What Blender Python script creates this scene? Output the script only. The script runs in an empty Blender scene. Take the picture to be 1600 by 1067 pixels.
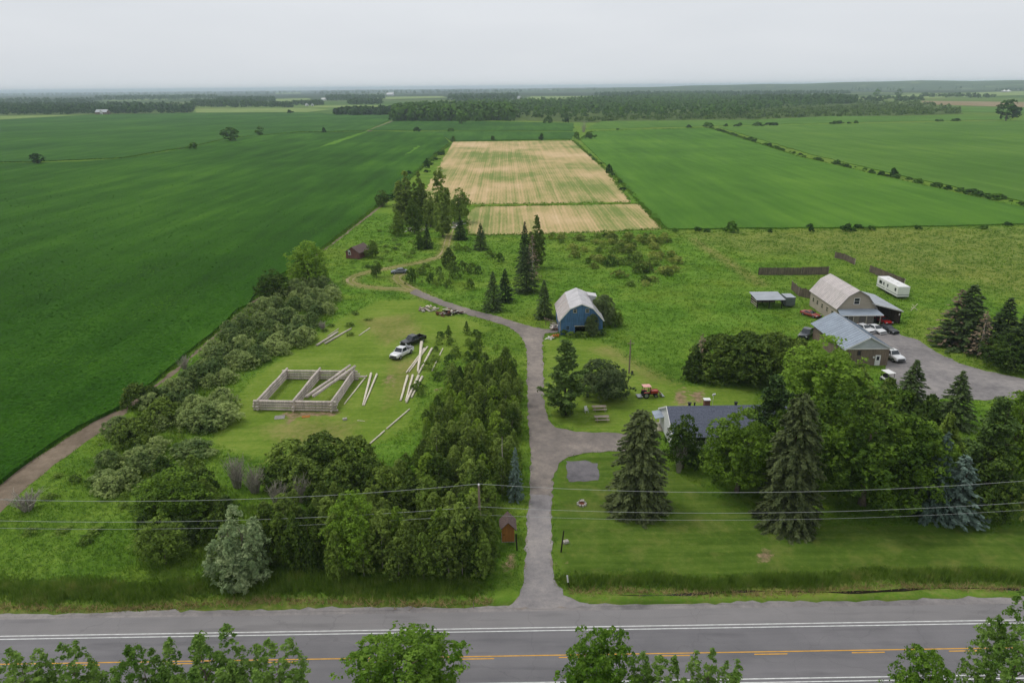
import bpy, math, random
import numpy as np
from mathutils import Vector, Matrix
from mathutils.geometry import tessellate_polygon

random.seed(7)
RNG = np.random.default_rng(11)
SC = bpy.context.scene
COL = SC.collection

# ------------------------------------------------------------------ camera
CAM_H, CAM_F, CAM_PITCH, CAM_ROLL = 50.0, 1120.0, math.radians(19.54), math.radians(.55)
_F = np.array([0, math.cos(CAM_PITCH), -math.sin(CAM_PITCH)])
_U0 = np.array([0, math.sin(CAM_PITCH), math.cos(CAM_PITCH)])
_R0 = np.array([1.0, 0, 0])
_R = math.cos(CAM_ROLL) * _R0 - math.sin(CAM_ROLL) * _U0
_U = math.sin(CAM_ROLL) * _R0 + math.cos(CAM_ROLL) * _U0
cam_data = bpy.data.cameras.new('camera')
cam_data.sensor_width = 36.0
cam_data.lens = 36.0 * CAM_F / 1600.0
cam_data.clip_start, cam_data.clip_end = 0.5, 90000.0
cam = bpy.data.objects.new('camera', cam_data)
COL.objects.link(cam)
cam.matrix_world = Matrix(((_R[0], _U[0], -_F[0], 0), (_R[1], _U[1], -_F[1], 0), (_R[2], _U[2], -_F[2], CAM_H), (0, 0, 0, 1)))
SC.camera = cam


def P(px, py, z=0.0):
    """Point of the level plane z seen at a pixel of the photograph."""
    d = _F * CAM_F + _R * (px - 800) - _U * (py - 533.5)
    t = (z - CAM_H) / d[2]
    return np.array([d[0] * t, d[1] * t, z])


def PP(pts, z=0.0):
    return [P(a, b, z)[:2] for a, b in pts]


def row_of(q):
    v = np.array([q[0], q[1], q[2] - CAM_H])
    return 533.5 - CAM_F * (v @ _U) / (v @ _F)


def height_at(x, y, py):
    lo, hi = 0.0, 60.0
    for _ in range(30):
        m = (lo + hi) / 2
        if row_of((x, y, m)) > py:
            lo = m
        else:
            hi = m
    return lo


# ------------------------------------------------------------------ world, sun, exposure
SUN_EL, SUN_AZ = math.radians(62), math.radians(-70)      # azimuth measured from +Y towards +X
world = bpy.data.worlds.new('World')
SC.world = world
world.use_nodes = True
wn, wl = world.node_tree.nodes, world.node_tree.links
wn.clear()
w_out = wn.new('ShaderNodeOutputWorld')
w_bg = wn.new('ShaderNodeBackground')
w_bg.inputs['Strength'].default_value = 0.1
w_sky = wn.new('ShaderNodeTexSky')
w_sky.sky_type = 'NISHITA'
w_sky.sun_disc = False
w_sky.sun_elevation = SUN_EL
w_sky.sun_rotation = SUN_AZ
w_sky.dust_density = 4.0
w_tc = wn.new('ShaderNodeTexCoord')
w_map = wn.new('ShaderNodeMapping')
w_map.inputs['Scale'].default_value = (1.0, 1.0, 5.0)
w_noise = wn.new('ShaderNodeTexNoise')
w_noise.inputs['Scale'].default_value = 1.6
w_noise.inputs['Detail'].default_value = 5.0
w_noise.inputs['Roughness'].default_value = 0.5
w_ramp = wn.new('ShaderNodeValToRGB')
w_ramp.color_ramp.elements[0].position = 0.34
w_ramp.color_ramp.elements[0].color = (7.0, 7.35, 7.8, 1)
w_ramp.color_ramp.elements[1].position = 0.68
w_ramp.color_ramp.elements[1].color = (7.9, 8.2, 8.6, 1)
w_mix = wn.new('ShaderNodeMix')
w_mix.data_type = 'RGBA'
w_mix.inputs['Factor'].default_value = 0.93
wl.new(w_tc.outputs['Generated'], w_map.inputs['Vector'])
wl.new(w_map.outputs['Vector'], w_noise.inputs['Vector'])
wl.new(w_noise.outputs['Fac'], w_ramp.inputs['Fac'])
wl.new(w_sky.outputs['Color'], w_mix.inputs['A'])
wl.new(w_ramp.outputs['Color'], w_mix.inputs['B'])
wl.new(w_mix.outputs['Result'], w_bg.inputs['Color'])
wl.new(w_bg.outputs['Background'], w_out.inputs['Surface'])

sun_data = bpy.data.lights.new('sun', 'SUN')
sun_data.energy = 1.4
sun_data.angle = math.radians(16)
sun_data.color = (1.0, 0.97, 0.93)
sun = bpy.data.objects.new('sun', sun_data)
COL.objects.link(sun)
sun_dir = Vector((math.cos(SUN_EL) * math.sin(SUN_AZ), math.cos(SUN_EL) * math.cos(SUN_AZ), math.sin(SUN_EL)))
sun.rotation_euler = sun_dir.to_track_quat('Z', 'Y').to_euler()
sun.location = (0, 0, 200)

SC.view_settings.view_transform = 'Standard'
SC.view_settings.look = 'None'
SC.view_settings.exposure = 0.0
SC.view_settings.gamma = 1.0
SC.view_settings.use_curve_mapping = False
cy = SC.cycles
cy.use_denoising = True
cy.max_bounces = 5
cy.diffuse_bounces = 3
cy.glossy_bounces = 2
cy.transmission_bounces = 2
cy.volume_bounces = 2
cy.transparent_max_bounces = 4
cy.use_adaptive_sampling = True
cy.adaptive_threshold = 0.02
cy.caustics_reflective = False
cy.caustics_refractive = False

# ------------------------------------------------------------------ materials
def lin(c):
    return tuple(((v / 255) / 12.92 if v / 255 <= 0.04045 else ((v / 255 + 0.055) / 1.055) ** 2.4) for v in c)


class Mat:
    """A node material written in a few calls; colours are sRGB triples."""

    def __init__(self, name, rough=0.8, spec=0.25, metal=0.0):
        self.m = bpy.data.materials.new(name)
        self.m.use_nodes = True
        self.n, self.l = self.m.node_tree.nodes, self.m.node_tree.links
        self.b = self.n['Principled BSDF']
        self.out = self.n['Material Output']
        self.b.inputs['Roughness'].default_value = rough
        self.b.inputs['Specular IOR Level'].default_value = spec
        self.b.inputs['Metallic'].default_value = metal

    def node(self, t, **kw):
        nd = self.n.new(t)
        for k, v in kw.items():
            if k in nd.inputs:
                s = nd.inputs[k]
                if hasattr(v, 'is_output'):
                    self.l.new(v, s)
                else:
                    s.default_value = v
            else:
                setattr(nd, k, v)
        return nd

    def pos(self, kind='world', scale=(1, 1, 1), rot=(0, 0, 0)):
        if kind == 'world':
            v = self.node('ShaderNodeNewGeometry').outputs['Position']
        else:
            v = self.node('ShaderNodeTexCoord').outputs['Object']
        if scale == (1, 1, 1) and rot == (0, 0, 0):
            return v
        mp = self.node('ShaderNodeMapping', Vector=v)
        mp.inputs['Scale'].default_value = scale
        mp.inputs['Rotation'].default_value = rot
        return mp.outputs['Vector']

    def noise(self, vec, scale, detail=4, rough=0.55, dist=0.0):
        return self.node('ShaderNodeTexNoise', Vector=vec, Scale=scale, Detail=detail, Roughness=rough, Distortion=dist).outputs['Fac']

    def ramp(self, fac, stops):
        r = self.node('ShaderNodeValToRGB', Fac=fac)
        e = r.color_ramp.elements
        while len(e) < len(stops):
            e.new(0.5)
        for el, (p, c) in zip(e, stops):
            el.position = p
            el.color = (*lin(c), 1) if isinstance(c, tuple) else (c, c, c, 1)
        return r.outputs['Color']

    def mix(self, fac, a, b, mode='MIX'):
        nd = self.node('ShaderNodeMix', data_type='RGBA', blend_type=mode)
        for key, v in (('Factor', fac), ('A', a), ('B', b)):
            s = nd.inputs[key]
            if key != 'Factor':
                s = [i for i in nd.inputs if i.name == key and i.type == 'RGBA'][0]
            if hasattr(v, 'is_output'):
                self.l.new(v, s)
            elif isinstance(v, tuple):
                s.default_value = (*lin(v), 1)
            else:
                s.default_value = v
        return [o for o in nd.outputs if o.type == 'RGBA'][0]

    def math(self, op, a, b=0.0, clamp=False):
        nd = self.node('ShaderNodeMath', operation=op, use_clamp=clamp)
        for i, v in enumerate((a, b)):
            if hasattr(v, 'is_output'):
                self.l.new(v, nd.inputs[i])
            else:
                nd.inputs[i].default_value = v
        return nd.outputs[0]

    def attr(self, name):
        return self.node('ShaderNodeAttribute', attribute_name=name).outputs['Fac']

    def rand(self):
        return self.node('ShaderNodeObjectInfo').outputs['Random']

    def color(self, c):
        if hasattr(c, 'is_output'):
            self.l.new(c, self.b.inputs['Base Color'])
        else:
            self.b.inputs['Base Color'].default_value = (*lin(c), 1)
        return self

    def bump(self, h, strength=0.5, dist=0.1):
        bp = self.node('ShaderNodeBump', Height=h, Strength=strength, Distance=dist)
        self.l.new(bp.outputs['Normal'], self.b.inputs['Normal'])
        return self


MATS = {}


def plain(name, c, rough=0.7, spec=0.3, var=0.12, scale=3.0, metal=0.0):
    """Colour with a little uneven weathering."""
    m = Mat(name, rough, spec, metal)
    f = m.noise(m.pos('obj'), scale, 5, 0.6)
    d = tuple(max(0, int(v * (1 - var))) for v in c)
    u = tuple(min(255, int(v * (1 + var * .6))) for v in c)
    m.color(m.ramp(f, [(0.3, d), (0.7, u)]))
    MATS[name] = m.m
    return m.m


def leaf(name, dark, light, scale=0.5, trans=0.36, rnd=0.5):
    m = Mat(name, 0.65, 0.08)
    f = m.noise(m.pos('obj'), scale, 3, 0.6)
    f = m.math('ADD', m.math('MULTIPLY', f, 1.0), m.math('MULTIPLY', m.math('SUBTRACT', m.rand(), 0.5), rnd))
    f = m.math('ADD', f, m.math('MULTIPLY', m.math('SUBTRACT', m.noise(m.pos('world'), 3.5, 1), 0.5), 0.7))
    c = m.ramp(f, [(0.25, dark), (0.75, light)])
    m.color(c)
    tr = m.node('ShaderNodeBsdfTranslucent', Color=c)
    mx = m.node('ShaderNodeMixShader', Fac=trans)
    m.l.new(m.b.outputs[0], mx.inputs[1])
    m.l.new(tr.outputs[0], mx.inputs[2])
    m.l.new(mx.outputs[0], m.out.inputs['Surface'])
    MATS[name] = m.m
    return m.m


# ------------------------------------------------------------------ mesh helpers
def tag(o, label=None, cat=None, group=None, kind=None):
    for k, v in (('label', label), ('category', cat), ('group', group), ('kind', kind)):
        if v:
            o[k] = v
    return o


def link(name, data, parent=None, loc=None, rot=None, scale=None):
    o = bpy.data.objects.new(name, data)
    COL.objects.link(o)
    if parent:
        o.parent = parent
    if loc is not None:
        o.location = loc
    if rot is not None:
        o.rotation_euler = rot
    if scale is not None:
        o.scale = scale
    return o


def empty(name, loc, rz=0.0, label=None, cat=None, group=None):
    o = link(name, None, None, loc, (0, 0, rz))
    o.empty_display_size = 0.5
    return tag(o, label, cat, group)


def np_mesh(name, verts, faces, mats=(), mat_idx=None, smooth=False):
    """verts (N,3), faces (M,k) arrays of equal-sided faces."""
    me = bpy.data.meshes.new(name)
    verts = np.asarray(verts, dtype=np.float32)
    faces = np.asarray(faces, dtype=np.int32)
    m, k = faces.shape
    me.vertices.add(len(verts))
    me.vertices.foreach_set('co', verts.ravel())
    me.loops.add(m * k)
    me.loops.foreach_set('vertex_index', faces.ravel())
    me.polygons.add(m)
    me.polygons.foreach_set('loop_start', np.arange(0, m * k, k, dtype=np.int32))
    me.polygons.foreach_set('loop_total', np.full(m, k, dtype=np.int32))
    for mt in mats:
        me.materials.append(mt)
    if mat_idx is not None:
        me.polygons.foreach_set('material_index', np.asarray(mat_idx, dtype=np.int32))
    if smooth:
        me.polygons.foreach_set('use_smooth', np.ones(m, dtype=bool))
    me.update(calc_edges=True)
    return me


class MB:
    """Collects shapes, then links them as one mesh object."""

    def __init__(self):
        self.v, self.f, self.mi = [], [], []
        self.cur = 0

    def add(self, vs, fs):
        n = len(self.v)
        self.v += [tuple(map(float, q)) for q in vs]
        self.f += [tuple(i + n for i in q) for q in fs]
        self.mi += [self.cur] * len(fs)
        return self

    def box(self, x0, x1, y0, y1, z0, z1):
        return self.add([(x, y, z) for x in (x0, x1) for y in (y0, y1) for z in (z0, z1)],
                        [(0, 1, 3, 2), (4, 6, 7, 5), (0, 4, 5, 1), (2, 3, 7, 6), (0, 2, 6, 4), (1, 5, 7, 3)])

    def cbox(self, c, s, rz=0.0, rx=0.0, ry=0.0):
        M = Matrix.Translation(c) @ Matrix.Rotation(rz, 4, 'Z') @ Matrix.Rotation(ry, 4, 'Y') @ Matrix.Rotation(rx, 4, 'X')
        vs = [M @ Vector((x * s[0] / 2, y * s[1] / 2, z * s[2] / 2)) for x in (-1, 1) for y in (-1, 1) for z in (-1, 1)]
        return self.add(vs, [(0, 1, 3, 2), (4, 6, 7, 5), (0, 4, 5, 1), (2, 3, 7, 6), (0, 2, 6, 4), (1, 5, 7, 3)])

    def prism(self, poly, axis, a, b):
        """Polygon in two coordinates extruded along the third axis from a to b."""
        def pt(u, w, t):
            return {'x': (t, u, w), 'y': (u, t, w), 'z': (u, w, t)}[axis]
        n = len(poly)
        vs = [pt(u, w, a) for u, w in poly] + [pt(u, w, b) for u, w in poly]
        fs = [(i, (i + 1) % n, n + (i + 1) % n, n + i) for i in range(n)]
        fs += [tuple(range(n))[::-1], tuple(range(n, 2 * n))]
        return self.add(vs, fs)

    def tube(self, pts, rad, n=7, caps=True):
        pts = [Vector(q) for q in pts]
        if not hasattr(rad, '__len__'):
            rad = [rad] * len(pts)
        vs, fs = [], []
        for i, q in enumerate(pts):
            d = (pts[min(i + 1, len(pts) - 1)] - pts[max(i - 1, 0)]).normalized()
            a = d.orthogonal().normalized() if abs(d.z) > .9 else d.cross(Vector((0, 0, 1))).normalized()
            b = d.cross(a)
            for k in range(n):
                t = 2 * math.pi * k / n
                vs.append(q + (a * math.cos(t) + b * math.sin(t)) * rad[i])
        for i in range(len(pts) - 1):
            for k in range(n):
                fs.append((i * n + k, i * n + (k + 1) % n, (i + 1) * n + (k + 1) % n, (i + 1) * n + k))
        if caps:
            fs.append(tuple(range(n)))
            fs.append(tuple(range((len(pts) - 1) * n, len(pts) * n))[::-1])
        return self.add(vs, fs)

    def quad(self, *q):
        return self.add(q, [tuple(range(len(q)))])

    def slab(self, q, th):
        """Four-cornered plate with thickness th (downwards along its normal)."""
        q = [Vector(i) for i in q]
        nr = (q[1] - q[0]).cross(q[3] - q[0]).normalized()
        if nr.z < 0:
            nr = -nr
        vs = q + [i - nr * th for i in q]
        return self.add(vs, [(0, 1, 2, 3), (7, 6, 5, 4), (0, 4, 5, 1), (1, 5, 6, 2), (2, 6, 7, 3), (3, 7, 4, 0)])

    def mesh(self, name, mats, smooth=False, bevel=0.0):
        me = bpy.data.meshes.new(name)
        me.from_pydata(self.v, [], self.f)
        for m in (mats if isinstance(mats, (list, tuple)) else [mats]):
            me.materials.append(m)
        if any(self.mi):
            me.polygons.foreach_set('material_index', self.mi)
        import bmesh
        bm = bmesh.new()
        bm.from_mesh(me)
        bmesh.ops.recalc_face_normals(bm, faces=bm.faces)
        if bevel:
            bmesh.ops.bevel(bm, geom=[e for e in bm.edges if e.is_manifold and e.calc_face_angle(0) > .5], offset=bevel, segments=2, affect='EDGES', profile=.6)
        bm.to_mesh(me)
        bm.free()
        if smooth:
            me.polygons.foreach_set('use_smooth', [True] * len(me.polygons))
        me.update()
        return me

    def build(self, name, mats, parent=None, smooth=False, bevel=0.0):
        return link(name, self.mesh(name, mats, smooth, bevel), parent)


def poly_sheet(name, pts, z, mat, skirt=None):
    """Flat sheet from an outline; skirt gives the depth of its sides."""
    pts = [Vector((a, b, z)) for a, b in pts]
    tri = tessellate_polygon([pts])
    vs = [tuple(q) for q in pts]
    fs = [tuple(t) for t in tri]
    if skirt:
        n = len(pts)
        vs += [(q.x, q.y, z - skirt) for q in pts]
        fs += [(i, (i + 1) % n, n + (i + 1) % n, n + i) for i in range(n)]
    mb = MB()
    mb.add(vs, fs)
    return mb.build(name, mat)


def ragged(pts, step=1.0, amp=0.2, seed=0, closed=True):
    """Subdivide an outline and wobble it, as worn edges are."""
    rg = np.random.default_rng(seed)
    out = []
    n = len(pts)
    for i in range(n if closed else n - 1):
        a, b = np.array(pts[i]), np.array(pts[(i + 1) % n])
        d = np.linalg.norm(b - a)
        k = max(1, int(d / step))
        nr = np.array([-(b - a)[1], (b - a)[0]]) / max(d, 1e-6)
        for j in range(k):
            t = j / k
            w = 0 if j == 0 else rg.normal(0, amp)
            out.append(tuple(a + (b - a) * t + nr * w))
    if not closed:
        out.append(tuple(pts[-1]))
    return out


def smooth_line(pts, step=2.0):
    """Catmull-Rom through the points."""
    pts = [np.array(p, float) for p in pts]
    out = []
    for i in range(len(pts) - 1):
        p0, p1, p2, p3 = pts[max(i - 1, 0)], pts[i], pts[i + 1], pts[min(i + 2, len(pts) - 1)]
        k = max(2, int(np.linalg.norm(p2 - p1) / step))
        for j in range(k):
            t = j / k
            out.append(.5 * ((2 * p1) + (-p0 + p2) * t + (2 * p0 - 5 * p1 + 4 * p2 - p3) * t * t + (-p0 + 3 * p1 - 3 * p2 + p3) * t ** 3))
    out.append(pts[-1])
    return out


def in_poly(x, y, poly):
    x, y = np.asarray(x), np.asarray(y)
    r = np.zeros(x.shape, bool)
    n = len(poly)
    for i in range(n):
        x0, y0 = poly[i]
        x1, y1 = poly[(i + 1) % n]
        c = ((y0 > y) != (y1 > y)) & (x < (x1 - x0) * (y - y0) / ((y1 - y0) or 1e-9) + x0)
        r ^= c
    return r


def dist_poly(x, y, poly, closed=True):
    d = np.full(np.shape(x), 1e9)
    n = len(poly)
    for i in range(n if closed else n - 1):
        ax, ay = poly[i]
        bx, by = poly[(i + 1) % n]
        dx, dy = bx - ax, by - ay
        L = dx * dx + dy * dy + 1e-9
        t = np.clip(((x - ax) * dx + (y - ay) * dy) / L, 0, 1)
        d = np.minimum(d, np.hypot(x - ax - t * dx, y - ay - t * dy))
    return d


def soft_mask(x, y, poly, w):
    d = dist_poly(x, y, poly)
    s = np.where(in_poly(x, y, poly), d, -d)
    return np.clip(.5 + s / (2 * w), 0, 1)


def scatter(poly, n, rng, gap=0.0):
    poly = np.array(poly)
    lo, hi = poly.min(0), poly.max(0)
    out = []
    tries = 0
    while len(out) < n and tries < n * 60:
        tries += 1
        q = lo + (hi - lo) * rng.random(2)
        if not in_poly(q[:1], q[1:], poly)[0]:
            continue
        if gap and out and np.min(np.hypot(*(np.array(out) - q).T)) < gap:
            continue
        out.append(q)
    return out


def leaf_quads(c, size, nrm, rng, aspect=1.7, along=None):
    """Diamond leaf faces at points c facing nrm."""
    n = len(c)
    nrm = nrm / (np.linalg.norm(nrm, axis=1, keepdims=True) + 1e-9)
    t = rng.normal(size=(n, 3)) if along is None else along
    t = t - (t * nrm).sum(1, keepdims=True) * nrm
    t /= np.linalg.norm(t, axis=1, keepdims=True) + 1e-9
    b = np.cross(nrm, t)
    s = np.asarray(size).reshape(-1, 1)
    a = t * s * aspect * .5
    w = b * s * .5
    k = (rng.random((n, 1)) - .5) * .5
    v = np.stack([c - a, c + w + a * k, c + a, c - w + a * k], 1).reshape(-1, 3)
    f = np.arange(4 * n).reshape(n, 4)
    return v, f
# ------------------------------------------------------------------ ground materials
def ground_material():
    m = Mat('meadow_ground', 0.95, 0.03)
    p = m.pos()
    big, mid, fine = m.noise(p, .012, 4), m.noise(p, .12, 5, .6), m.noise(p, 1.1, 6, .7)
    grit = m.noise(p, 5.0, 4, .7)
    tone = m.math('ADD', m.math('MULTIPLY', mid, .5), m.math('ADD', m.math('MULTIPLY', fine, .38), m.math('MULTIPLY', grit, .16)))
    rough = m.ramp(tone, [(.36, (64, 96, 28)), (.5, (88, 124, 38)), (.64, (112, 144, 54))])
    rough = m.mix(m.math('MULTIPLY', m.math('SUBTRACT', big, .42, True), 3.0, True), rough, m.ramp(tone, [(.36, (78, 104, 32)), (.64, (126, 140, 58))]))
    mow = m.noise(m.pos('world', (.06, 1.1, 1)), 1.0, 4, .6)
    lawn = m.ramp(m.math('ADD', m.math('MULTIPLY', tone, .68), m.math('MULTIPLY', mow, .32)), [(.36, (60, 82, 26)), (.5, (80, 104, 36)), (.64, (106, 124, 52))])
    lawn = m.mix(m.math('MULTIPLY', m.math('SUBTRACT', m.noise(p, .25, 4, .65), .52, True), 4.0, True), lawn, (118, 124, 62))
    lawn2 = m.ramp(m.math('ADD', m.math('MULTIPLY', tone, .75), m.math('MULTIPLY', mow, .25)), [(.36, (84, 108, 34)), (.5, (106, 130, 46)), (.64, (132, 146, 66))])
    yel = m.math('MULTIPLY', m.math('SUBTRACT', m.noise(p, .05, 5, .65), .5, True), 5.0, True)
    rough = m.mix(m.math('MULTIPLY', yel, .55), rough, m.ramp(tone, [(.36, (98, 118, 34)), (.64, (140, 152, 58))]))
    weeds = m.math('MULTIPLY', m.math('SUBTRACT', m.noise(m.pos('world', (.7, 1.2, 1)), .16, 6, .7), .56, True), 7.0, True)
    rough = m.mix(m.math('MULTIPLY', weeds, .6), rough, (62, 88, 34))
    dry = m.ramp(tone, [(.4, (104, 112, 52)), (.62, (146, 136, 84))])
    soil = m.ramp(fine, [(.35, (108, 92, 70)), (.65, (160, 138, 108))])
    def edge(a, sharp=2.2):
        f = m.math('ADD', m.attr(a), m.math('MULTIPLY', m.math('SUBTRACT', fine, .5), 1.3))
        return m.math('ADD', m.math('MULTIPLY', m.math('SUBTRACT', f, .5), sharp), .5, True)
    c = m.mix(edge('lawn'), rough, lawn)
    c = m.mix(edge('lawn2'), c, lawn2)
    c = m.mix(edge('dry', 1.2), c, dry)
    c = m.mix(edge('soil', 3.0), c, soil)
    far = m.ramp(m.noise(p, .0012, 3, .5), [(.35, (70, 98, 42)), (.5, (86, 114, 52)), (.62, (112, 124, 66))])
    c = m.mix(m.attr('far'), c, far)
    wooded = m.ramp(m.noise(m.pos('world', (1, .35, 1)), .0011, 6, .7), [(.40, (34, 50, 26)), (.56, (48, 66, 34)), (.62, (110, 126, 70))])
    c = m.mix(m.attr('wooded'), c, wooded)
    m.color(c)
    m.bump(m.math('ADD', m.math('MULTIPLY', fine, .7), m.math('MULTIPLY', mid, 1.5)), .8, .5)
    return m.m


def crop_material(name, dark, midc, light, rot, row=0.76, scale=1.0):
    m = Mat(name, .85, .04)
    p = m.pos()
    big = m.noise(p, .008 * scale, 5, .6)
    stretch = m.noise(m.pos('world', (.12, .012, 1), (0, 0, rot)), 1.0, 5, .6)
    fine = m.noise(p, 1.6, 6, .75)
    rows = m.node('ShaderNodeTexWave', Vector=m.pos('world', (1, 1, 1), (0, 0, rot)), Scale=1 / row / 6.283 * 3.14, Distortion=1.5, Detail=2.0).outputs['Fac']
    bands = m.noise(m.pos('world', (.09, .004, 1), (0, 0, rot + .5)), 1.0, 4, .7)
    t = m.math('ADD', m.math('MULTIPLY', big, .42), m.math('ADD', m.math('MULTIPLY', stretch, .3), m.math('ADD', m.math('MULTIPLY', fine, .2), m.math('MULTIPLY', rows, .05))))
    t = m.math('ADD', t, m.math('MULTIPLY', m.math('SUBTRACT', bands, .5), .17))
    m.color(m.ramp(t, [(.38, dark), (.49, midc), (.62, light)]))
    m.bump(m.math('ADD', fine, m.math('MULTIPLY', rows, .3)), .9, .35)
    MATS[name] = m.m
    return m.m


def hay_material():
    m = Mat('cut_hay_stubble', .95, .1)
    rot = (0, 0, math.radians(-.6))
    p = m.pos('world', (1, 1, 1), rot)
    sx = m.noise(m.pos('world', (.55, .004, 1), rot), 1.0, 6, .8)
    lines = m.node('ShaderNodeTexWave', Vector=p, Scale=.052, Distortion=2.2, Detail=3.0).outputs['Fac']
    fine_l = m.node('ShaderNodeTexWave', Vector=p, Scale=.21, Distortion=3.0, Detail=2.0).outputs['Fac']
    patch = m.noise(m.pos('world', (.8, .45, 1), rot), .022, 5, .6)
    fine = m.noise(m.pos(), .9, 5, .7)
    t = m.math('ADD', m.math('MULTIPLY', sx, .55), m.math('MULTIPLY', fine, .25))
    t = m.math('ADD', t, m.math('MULTIPLY', lines, .05))
    t = m.math('ADD', t, m.math('MULTIPLY', fine_l, .07))
    t = m.math('ADD', t, m.math('MULTIPLY', m.math('SUBTRACT', patch, .5), 1.25))
    m.color(m.ramp(t, [(.30, (112, 128, 62)), (.41, (150, 146, 90)), (.50, (178, 158, 110)), (.60, (194, 168, 126)), (.74, (206, 182, 142))]))
    m.bump(fine, .4, .1)
    return m.m


def road_material(name, dark, light, crack=0.0):
    m = Mat(name, .85, .25)
    p = m.pos()
    wide = m.noise(m.pos('world', (.03, .5, 1)), 1.0, 4, .6)
    fine = m.noise(p, 14.0, 5, .8)
    patch = m.noise(p, .35, 4)
    t = m.math('ADD', m.math('MULTIPLY', wide, .5), m.math('ADD', m.math('MULTIPLY', fine, .25), m.math('MULTIPLY', patch, .25)))
    c = m.ramp(t, [(.36, dark), (.64, light)])
    wob = m.node('ShaderNodeTexNoise', Vector=p, Scale=.5, Detail=4.0)
    vec = m.node('ShaderNodeVectorMath', operation='MULTIPLY_ADD')
    m.l.new(wob.outputs['Color'], vec.inputs[0])
    vec.inputs[1].default_value = (2.5, 2.5, 0)
    m.l.new(p, vec.inputs[2])
    vo = m.node('ShaderNodeTexVoronoi', feature='DISTANCE_TO_EDGE', Vector=vec.outputs[0], Scale=.13)
    crack = m.math('LESS_THAN', vo.outputs['Distance'], .005)
    c = m.mix(m.math('MULTIPLY', crack, .14), c, (62, 60, 60))
    c = m.mix(m.math('MULTIPLY', m.math('SUBTRACT', m.noise(m.pos('world', (.12, .9, 1)), 1.0, 3, .5), .55, True), 3.0, True), c, tuple(int(v * .88) for v in dark))
    m.color(c)
    m.bump(fine, .25, .02)
    return m.m


def gravel_material(name, a, b, c2):
    m = Mat(name, .95, .12)
    p = m.pos()
    patch, mid, fine = m.noise(p, .11, 5, .65), m.noise(p, .8, 5, .7), m.noise(p, 7.0, 4, .8)
    t = m.math('ADD', m.math('MULTIPLY', patch, .5), m.math('ADD', m.math('MULTIPLY', mid, .32), m.math('MULTIPLY', fine, .18)))
    m.color(m.ramp(t, [(.38, a), (.5, b), (.64, c2)]))
    m.bump(m.math('ADD', fine, mid), .5, .06)
    return m.m


M_GROUND = ground_material()
M_SOY = crop_material('soybean_crop', (38, 73, 13), (53, 94, 20), (78, 120, 32), math.radians(38))
M_SOY2 = crop_material('soybean_crop_far', (44, 82, 24), (56, 96, 30), (76, 116, 40), math.radians(20))
M_GRAIN = crop_material('green_forage_crop', (64, 102, 30), (78, 118, 37), (100, 138, 45), math.radians(60), 1.6)
M_GRAIN2 = crop_material('green_forage_crop_far', (70, 106, 34), (82, 118, 42), (100, 132, 50), math.radians(80), 1.6)
M_PALE = crop_material('pale_pasture', (108, 130, 66), (124, 142, 78), (140, 152, 88), 0.0, 2.0)
M_BROWN = crop_material('bare_brown_field', (128, 112, 86), (142, 124, 96), (150, 136, 106), 0.0, 2.0)
M_SCRUB = crop_material('olive_scrub_floor', (62, 80, 34), (76, 94, 42), (92, 108, 52), 0.0, 2.0)
M_HAY = hay_material()
M_ASPH = road_material('worn_asphalt', (104, 102, 104), (126, 123, 124))
M_SHOULDER = road_material('paved_shoulder', (120, 117, 117), (136, 132, 131))
M_GRAVEL = gravel_material('grey_gravel', (108, 104, 104), (134, 129, 127), (160, 153, 148))
M_DRIVE = gravel_material('driveway_gravel', (106, 100, 96), (130, 121, 114), (158, 147, 136))
M_DIRT = gravel_material('packed_dirt', (112, 118, 64), (146, 134, 96), (174, 158, 124))
M_FIELDTRACK = gravel_material('bare_field_soil', (96, 84, 70), (122, 108, 92), (146, 130, 112))
M_WHITELINE = plain('white_road_paint', (214, 214, 210), .7, .2, .12, 2.0)
M_YELLOWLINE = plain('yellow_road_paint', (214, 160, 60), .7, .2, .12, 2.0)

# ------------------------------------------------------------------ outlines read off the photograph
SOY_NEAR = PP([(-260, 960), (0, 758), (60, 712), (120, 672), (186, 640), (250, 590), (300, 548), (352, 505), (400, 462), (450, 426), (508, 385), (560, 345), (600, 314), (650, 270), (703, 225), (690, 210), (600, 206),
               (470, 208), (400, 213), (345, 220), (300, 231), (250, 240), (190, 249), (120, 254), (70, 255), (0, 256), (-420, 262)])
SOY_UP = PP([(-420, 260.3), (0, 254.3), (60, 253.2), (190, 247.6), (300, 229.3), (360, 216.2), (470, 207.0), (570, 205.2), (612, 187), (615, 180), (540, 180), (480, 176), (300, 177), (140, 180), (0, 188), (-300, 194)])
SOY_MID = PP([(704, 221), (893, 218), (898, 207), (780, 206), (574, 207), (600, 207), (690, 210)])
SOY_TOP = PP([(576, 204.5), (895, 205), (896, 193), (720, 190), (616, 190)])
HAY_FAR = PP([(708, 222), (895, 220), (946, 265), (986, 316), (845, 318.5), (735, 319.5), (640, 322), (664, 299)])
HAY_NEAR = PP([(742, 323.5), (1000, 319), (1036, 358), (960, 362), (850, 366), (730, 368), (728, 340)])
GRAIN_NEAR = PP([(906, 219), (925, 206), (1100, 200.5), (1112, 202), (1250, 246), (1400, 281), (1600, 326), (1900, 390), (1800, 362), (1600, 351), (1330, 357), (1140, 358), (1045, 359), (1000, 317), (956, 268)])
GRAIN_FAR = PP([(1122, 199), (1300, 195), (1600, 189), (1900, 184), (1900, 380), (1600, 316), (1420, 278), (1270, 243)])
GRAIN_TOP = PP([(912, 203), (1100, 197.5), (1300, 192.5), (1580, 187), (1575, 182), (1300, 182), (1180, 188), (940, 190)])

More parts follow.
